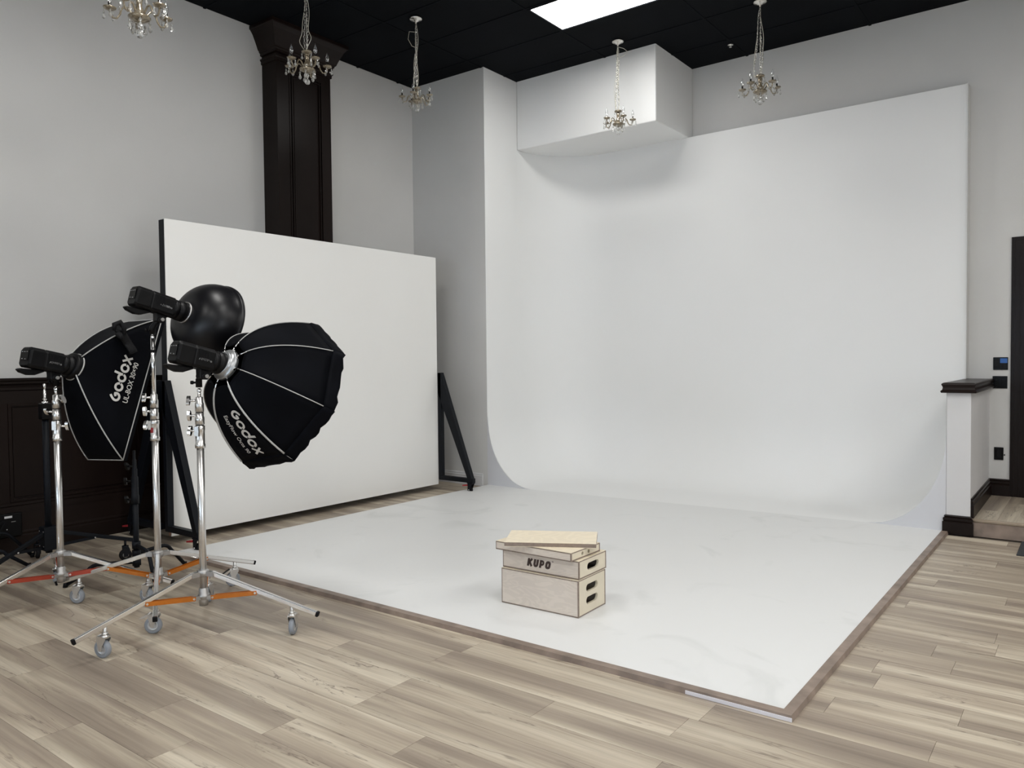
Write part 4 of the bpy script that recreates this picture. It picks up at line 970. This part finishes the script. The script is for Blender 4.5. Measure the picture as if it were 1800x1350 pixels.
# ================================================================== CHANDELIERS
def chandelier(loc, hang, label, seed, sc=1.0, rot=0, loop=0):
    rn = random.Random(seed)
    t = empty('chandelier', loc, rot, label, 'chandelier', 'small crystal chandeliers hanging from the black ceiling')
    MB().lathe((0, 0, 0), (0, 0, -1), [(0, 0), (.058, .0), (.062, .006), (.055, .016), (.03, .022), (.02, .032), (.008, .036), (.008, .05), (0, .052)], 28).build('canopy', silver_m, t)
    zc = -hang      # crown height
    MB().tube([(.008*cos(a_), 0, -.055+.012*sin(a_)) for a_ in [2*pi*k/10 for k in range(10)]], .0022, 6, closed=True).build('hook', silver_m, t)
    paths = []
    for c in range(3):
        a = c*2*pi/3+rn.uniform(-.4, .4); r1 = rn.uniform(.036, .052)
        pts = []
        nl = int((hang-.06)/.0235)
        for i in range(nl+1):
            q = i/nl; rr_ = (r1*(q**.8) if c else .004)*(1+.25*sin(q*7+c))*(1 if q < .82 else 1-(q-.82)*1.2)
            pts.append(V((rr_*cos(a+.5*sin(q*3)), rr_*sin(a+.5*sin(q*3)), -.06-(hang-.06)*q)))
        mb = MB()
        for i in range(nl):
            p, q_ = pts[i], pts[i+1]; d = (q_-p); ln = d.length; d.normalize(); m_ = (p+q_)/2
            sd = V((cos(a), sin(a), 0)) if i % 2 else V((-sin(a), cos(a), 0)); sd = (sd-d*sd.dot(d)).normalized()
            mb.tube([m_+d*(ln*.66*cos(h))+sd*(.0062*sin(h)) for h in [2*pi*k/8 for k in range(8)]], .0017, 4, closed=True)
        mb.build('chain', silver_m, t); paths.append(pts)
        pc = []
        for i in range(nl+1):
            q = i/nl; o = V((cos(a+1.2), sin(a+1.2), 0))*(.010+.010*sin(q*9+c*2)+(.050*math.exp(-((q-.86)/.09)**2) if (c and loop == 1) else 0))
            pc.append(pts[i]*1.0+o*(sin(pi*min(1, max(0, q)))**.5))
        MB().tube(pc, .0023, 5).build('cord', cord_m, t)
    if loop == 2:
        MB().tube([(0, 0, -.06), (.06, .02, -.07), (.10, .03, -.10), (.07, .02, -.14), (.01, 0, -.17)], .0025, 6).build('cord_loop', cord_m, t)
    if loop == 3:
        MB().tube([(0, 0, -.13), (-.05, -.04, -.13), (-.06, -.045, -.20), (-.035, -.02, -.26), (-.01, 0, -.27)], .0025, 6).build('cord_loop', cord_m, t)
    s = sc
    def prof_(l): return [(r*s, h*s) for r, h in l]
    MB().lathe((0, 0, zc), (0, 0, -1), prof_([(0, -.02), (.007, -.02), (.009, -.008), (.012, 0), (.012, .012)]), 14).build('top_loop', silver_m, t)
    MB().lathe((0, 0, zc), (0, 0, -1), prof_([(.006, .004), (.036, -.006), (.042, .0), (.038, .010), (.018, .016), (.012, .02)]), 18).build('crown_dish', amber_m, t)
    MB().lathe((0, 0, zc), (0, 0, -1), prof_([(.012, .018), (.022, .024), (.017, .05), (.016, .075), (.026, .095), (.028, .105), (.016, .118), (.018, .13), (.012, .14)]), 18).build('stem', amber_m, t)
    MB().lathe((0, 0, zc), (0, 0, -1), prof_([(.012, .126), (.055, .128), (.062, .136), (.054, .148), (.024, .162), (.012, .166), (0, .168)]), 20).build('bowl', amber_m, t)
    MB().lathe((0, 0, zc), (0, 0, -1), prof_([(0, .165), (.010, .168), (.015, .182), (.010, .196), (.004, .20), (.003, .208), (.012, .214), (.020, .226), (.020, .238), (.012, .250), (0, .254)]), 14).build('finial', crystal_m, t)
    drop = None
    def mkdrop(parent, p, L_):
        nonlocal drop
        if drop is None:
            drop = MB().lathe((0, 0, 0), (0, 0, -1), [(.0012, 0), (.0012, .012), (.0055, .016), (.0055, .024), (.002, .028), (.004, .032), (.0095, .045), (.0085, .054), (0, .062)], 8, False).build('crystal_drop', crystal_m, parent)
            drop.location = p; drop.scale = (s*L_,)*3; return drop
        return cobj(drop, 'crystal_drop', parent, p, (0, 0, rn.uniform(0, 3)), (s*L_,)*3)
    for k in range(5):
        a = 2*pi*k/5; ca, sa = cos(a), sin(a)
        def Q(r, z): return (r*s*ca, r*s*sa, zc-z*s)
        rz = [(.030, .132), (.045, .108), (.062, .086), (.080, .082), (.094, .100), (.102, .128), (.118, .150), (.140, .148), (.152, .126), (.154, .104)]
        am = MB().tube([Q(r, z) for r, z in rz], .0055*s, 8).build('arm', amber_m, t)
        c = Q(.154, .104)
        MB().lathe(c, (0, 0, 1), prof_([(.006, -.006), (.020, -.002), (.032, .004), (.036, .012), (.031, .010), (.012, .004), (0, .004)]), 14).build('drip_dish', amber_m, am)
        MB().lathe(c, (0, 0, 1), prof_([(.0085, .004), (.0085, .042), (0, .043)]), 12).build('candle_sleeve', silver_m, am)
        MB().lathe(c, (0, 0, 1), prof_([(.007, .042), (.0125, .054), (.0145, .066), (.012, .082), (.006, .100), (.0015, .116), (0, .118)]), 12).build('bulb', bulb_m, am)
        for j in range(3):
            b = a+(j-1)*1.9; mkdrop(am, (c[0]+.032*s*cos(b), c[1]+.032*s*sin(b), c[2]+.003), .95)
        b = a+.6; mkdrop(t, (.055*s*cos(b), .055*s*sin(b), zc-.142*s), 1.25)
        if k % 2 == 0: mkdrop(t, (.038*s*cos(b), .038*s*sin(b), zc-.004), 1.0)
    return t
chandelier((-4.80, 2.537, HC), HC-3.72, 'crystal chandelier cut off by the top edge, in front of the left wall', 1, 1.10, .25)
chandelier((-5.288, 4.217, HC), HC-3.995, 'crystal chandelier in front of the dark wooden pilaster', 2, 1.07, 1.0, 1)
chandelier((-5.157, 5.39, HC), HC-3.985, 'crystal chandelier near the room corner, between the pilaster and the cyclorama', 3, .90, .2, 3)
chandelier((-3.92, 7.037, HC), HC-3.93, 'crystal chandelier in front of the white boxed-in soffit', 4, .95, .55, 2)
chandelier((-2.473, 7.065, HC), HC-3.965, 'rightmost crystal chandelier, above the right half of the cyclorama', 5, 1.03, .75)

# ================================================================== WALL PLATES, MAT AND SMALL THINGS
def plate(name, x0, x1, z0, z1, label, cat):
    t = empty(name, ((x0+x1)/2, YB, (z0+z1)/2), 0, label, cat); O = tuple(t.location)
    MB().box(x0, x1, YB-.008, YB, z0, z1).build('cover_plate', plate_m, t, O, bevel=.003)
    return t, O
t, O = plate('outlet_plate', -.754, -.640, 1.278, 1.392, 'black double outlet plate with blue tape, upper of two beside the door', 'outlet')
for x in (-.728, -.671): MB().box(x-.016, x+.016, YB-.011, YB-.007, 1.300, 1.37).build('socket', black_plastic_m, t, O, bevel=.002)
MB().box(-.700, -.645, YB-.0125, YB-.0115, 1.34, 1.382).build('blue_tape', blue_m, t, O)
t, O = plate('switch_plate', -.757, -.643, 1.110, 1.222, 'plain black glossy plate just below the taped outlet plate', 'switch')
for x in (-.728, -.671): MB().box(x-.017, x+.017, YB-.012, YB-.007, 1.132, 1.20).build('rocker', plate_m, t, O, bevel=.002)
t, O = plate('wall_outlet', -.741, -.668, .462, .577, 'small black single outlet low on the wall beside the door', 'outlet')
MB().box(-.72, -.689, YB-.012, YB-.007, .485, .555).build('socket', black_plastic_m, t, O, bevel=.002)
MB().cyl((-.664, YB-.006, .51), (-.656, YB-.006, .51), .006, 8).build('plug_pin', black_plastic_m, t, O)
mt = MB().box(-.441, .75, 6.45, 6.94, 0, .009).build('door_mat', mat_m, None, bevel=.004)
tag(mt, 'dark charcoal mat lying before the step at the right edge', 'mat')
pbx = empty('power_box', (XL+.03, 2.33, .215), 0, 'black power outlet box with white labels low on the dark panelling', 'power box'); O = tuple(pbx.location)
MB().box(XL+.015, XL+.055, 2.235, 2.42, .125, .30).build('housing', black_plastic_m, pbx, O, bevel=.006)
MB().box(XL+.055, XL+.056, 2.30, 2.352, .268, .284).build('label_strip', label_m, pbx, O)
MB().box(XL+.055, XL+.0556, 2.345, 2.375, .235, .241).build('label_strip', dimprint_m, pbx, O)
MB().cyl((XL+.055, 2.315, .185), (XL+.058, 2.315, .185), .004, 8).build('indicator', label_m, pbx, O)
MB().cyl((XL+.055, 2.285, .235), (XL+.075, 2.285, .235), .022, 14).build('plug', black_soft_m, pbx, O)
MB().tube([(XL+.075, 2.285, .235), (XL+.11, 2.27, .23), (XL+.12, 2.24, .17), (XL+.10, 2.2, .06), (XL+.12, 2.1, .008), (XL+.15, 1.8, .008)], .006, 8).build('power_cable', black_soft_m, pbx, O)
sk = MB().lathe((-3.056, 7.85, HC), (0, 0, -1), [(0, 0), (.03, 0), (.03, .003), (.012, .006), (.006, .02), (.014, .022), (.014, .024), (0, .025)], 14).build('sprinkler_head', silver_m)
tag(sk, 'tiny pale sprinkler head in the black ceiling left of the rightmost chandelier', 'sprinkler')
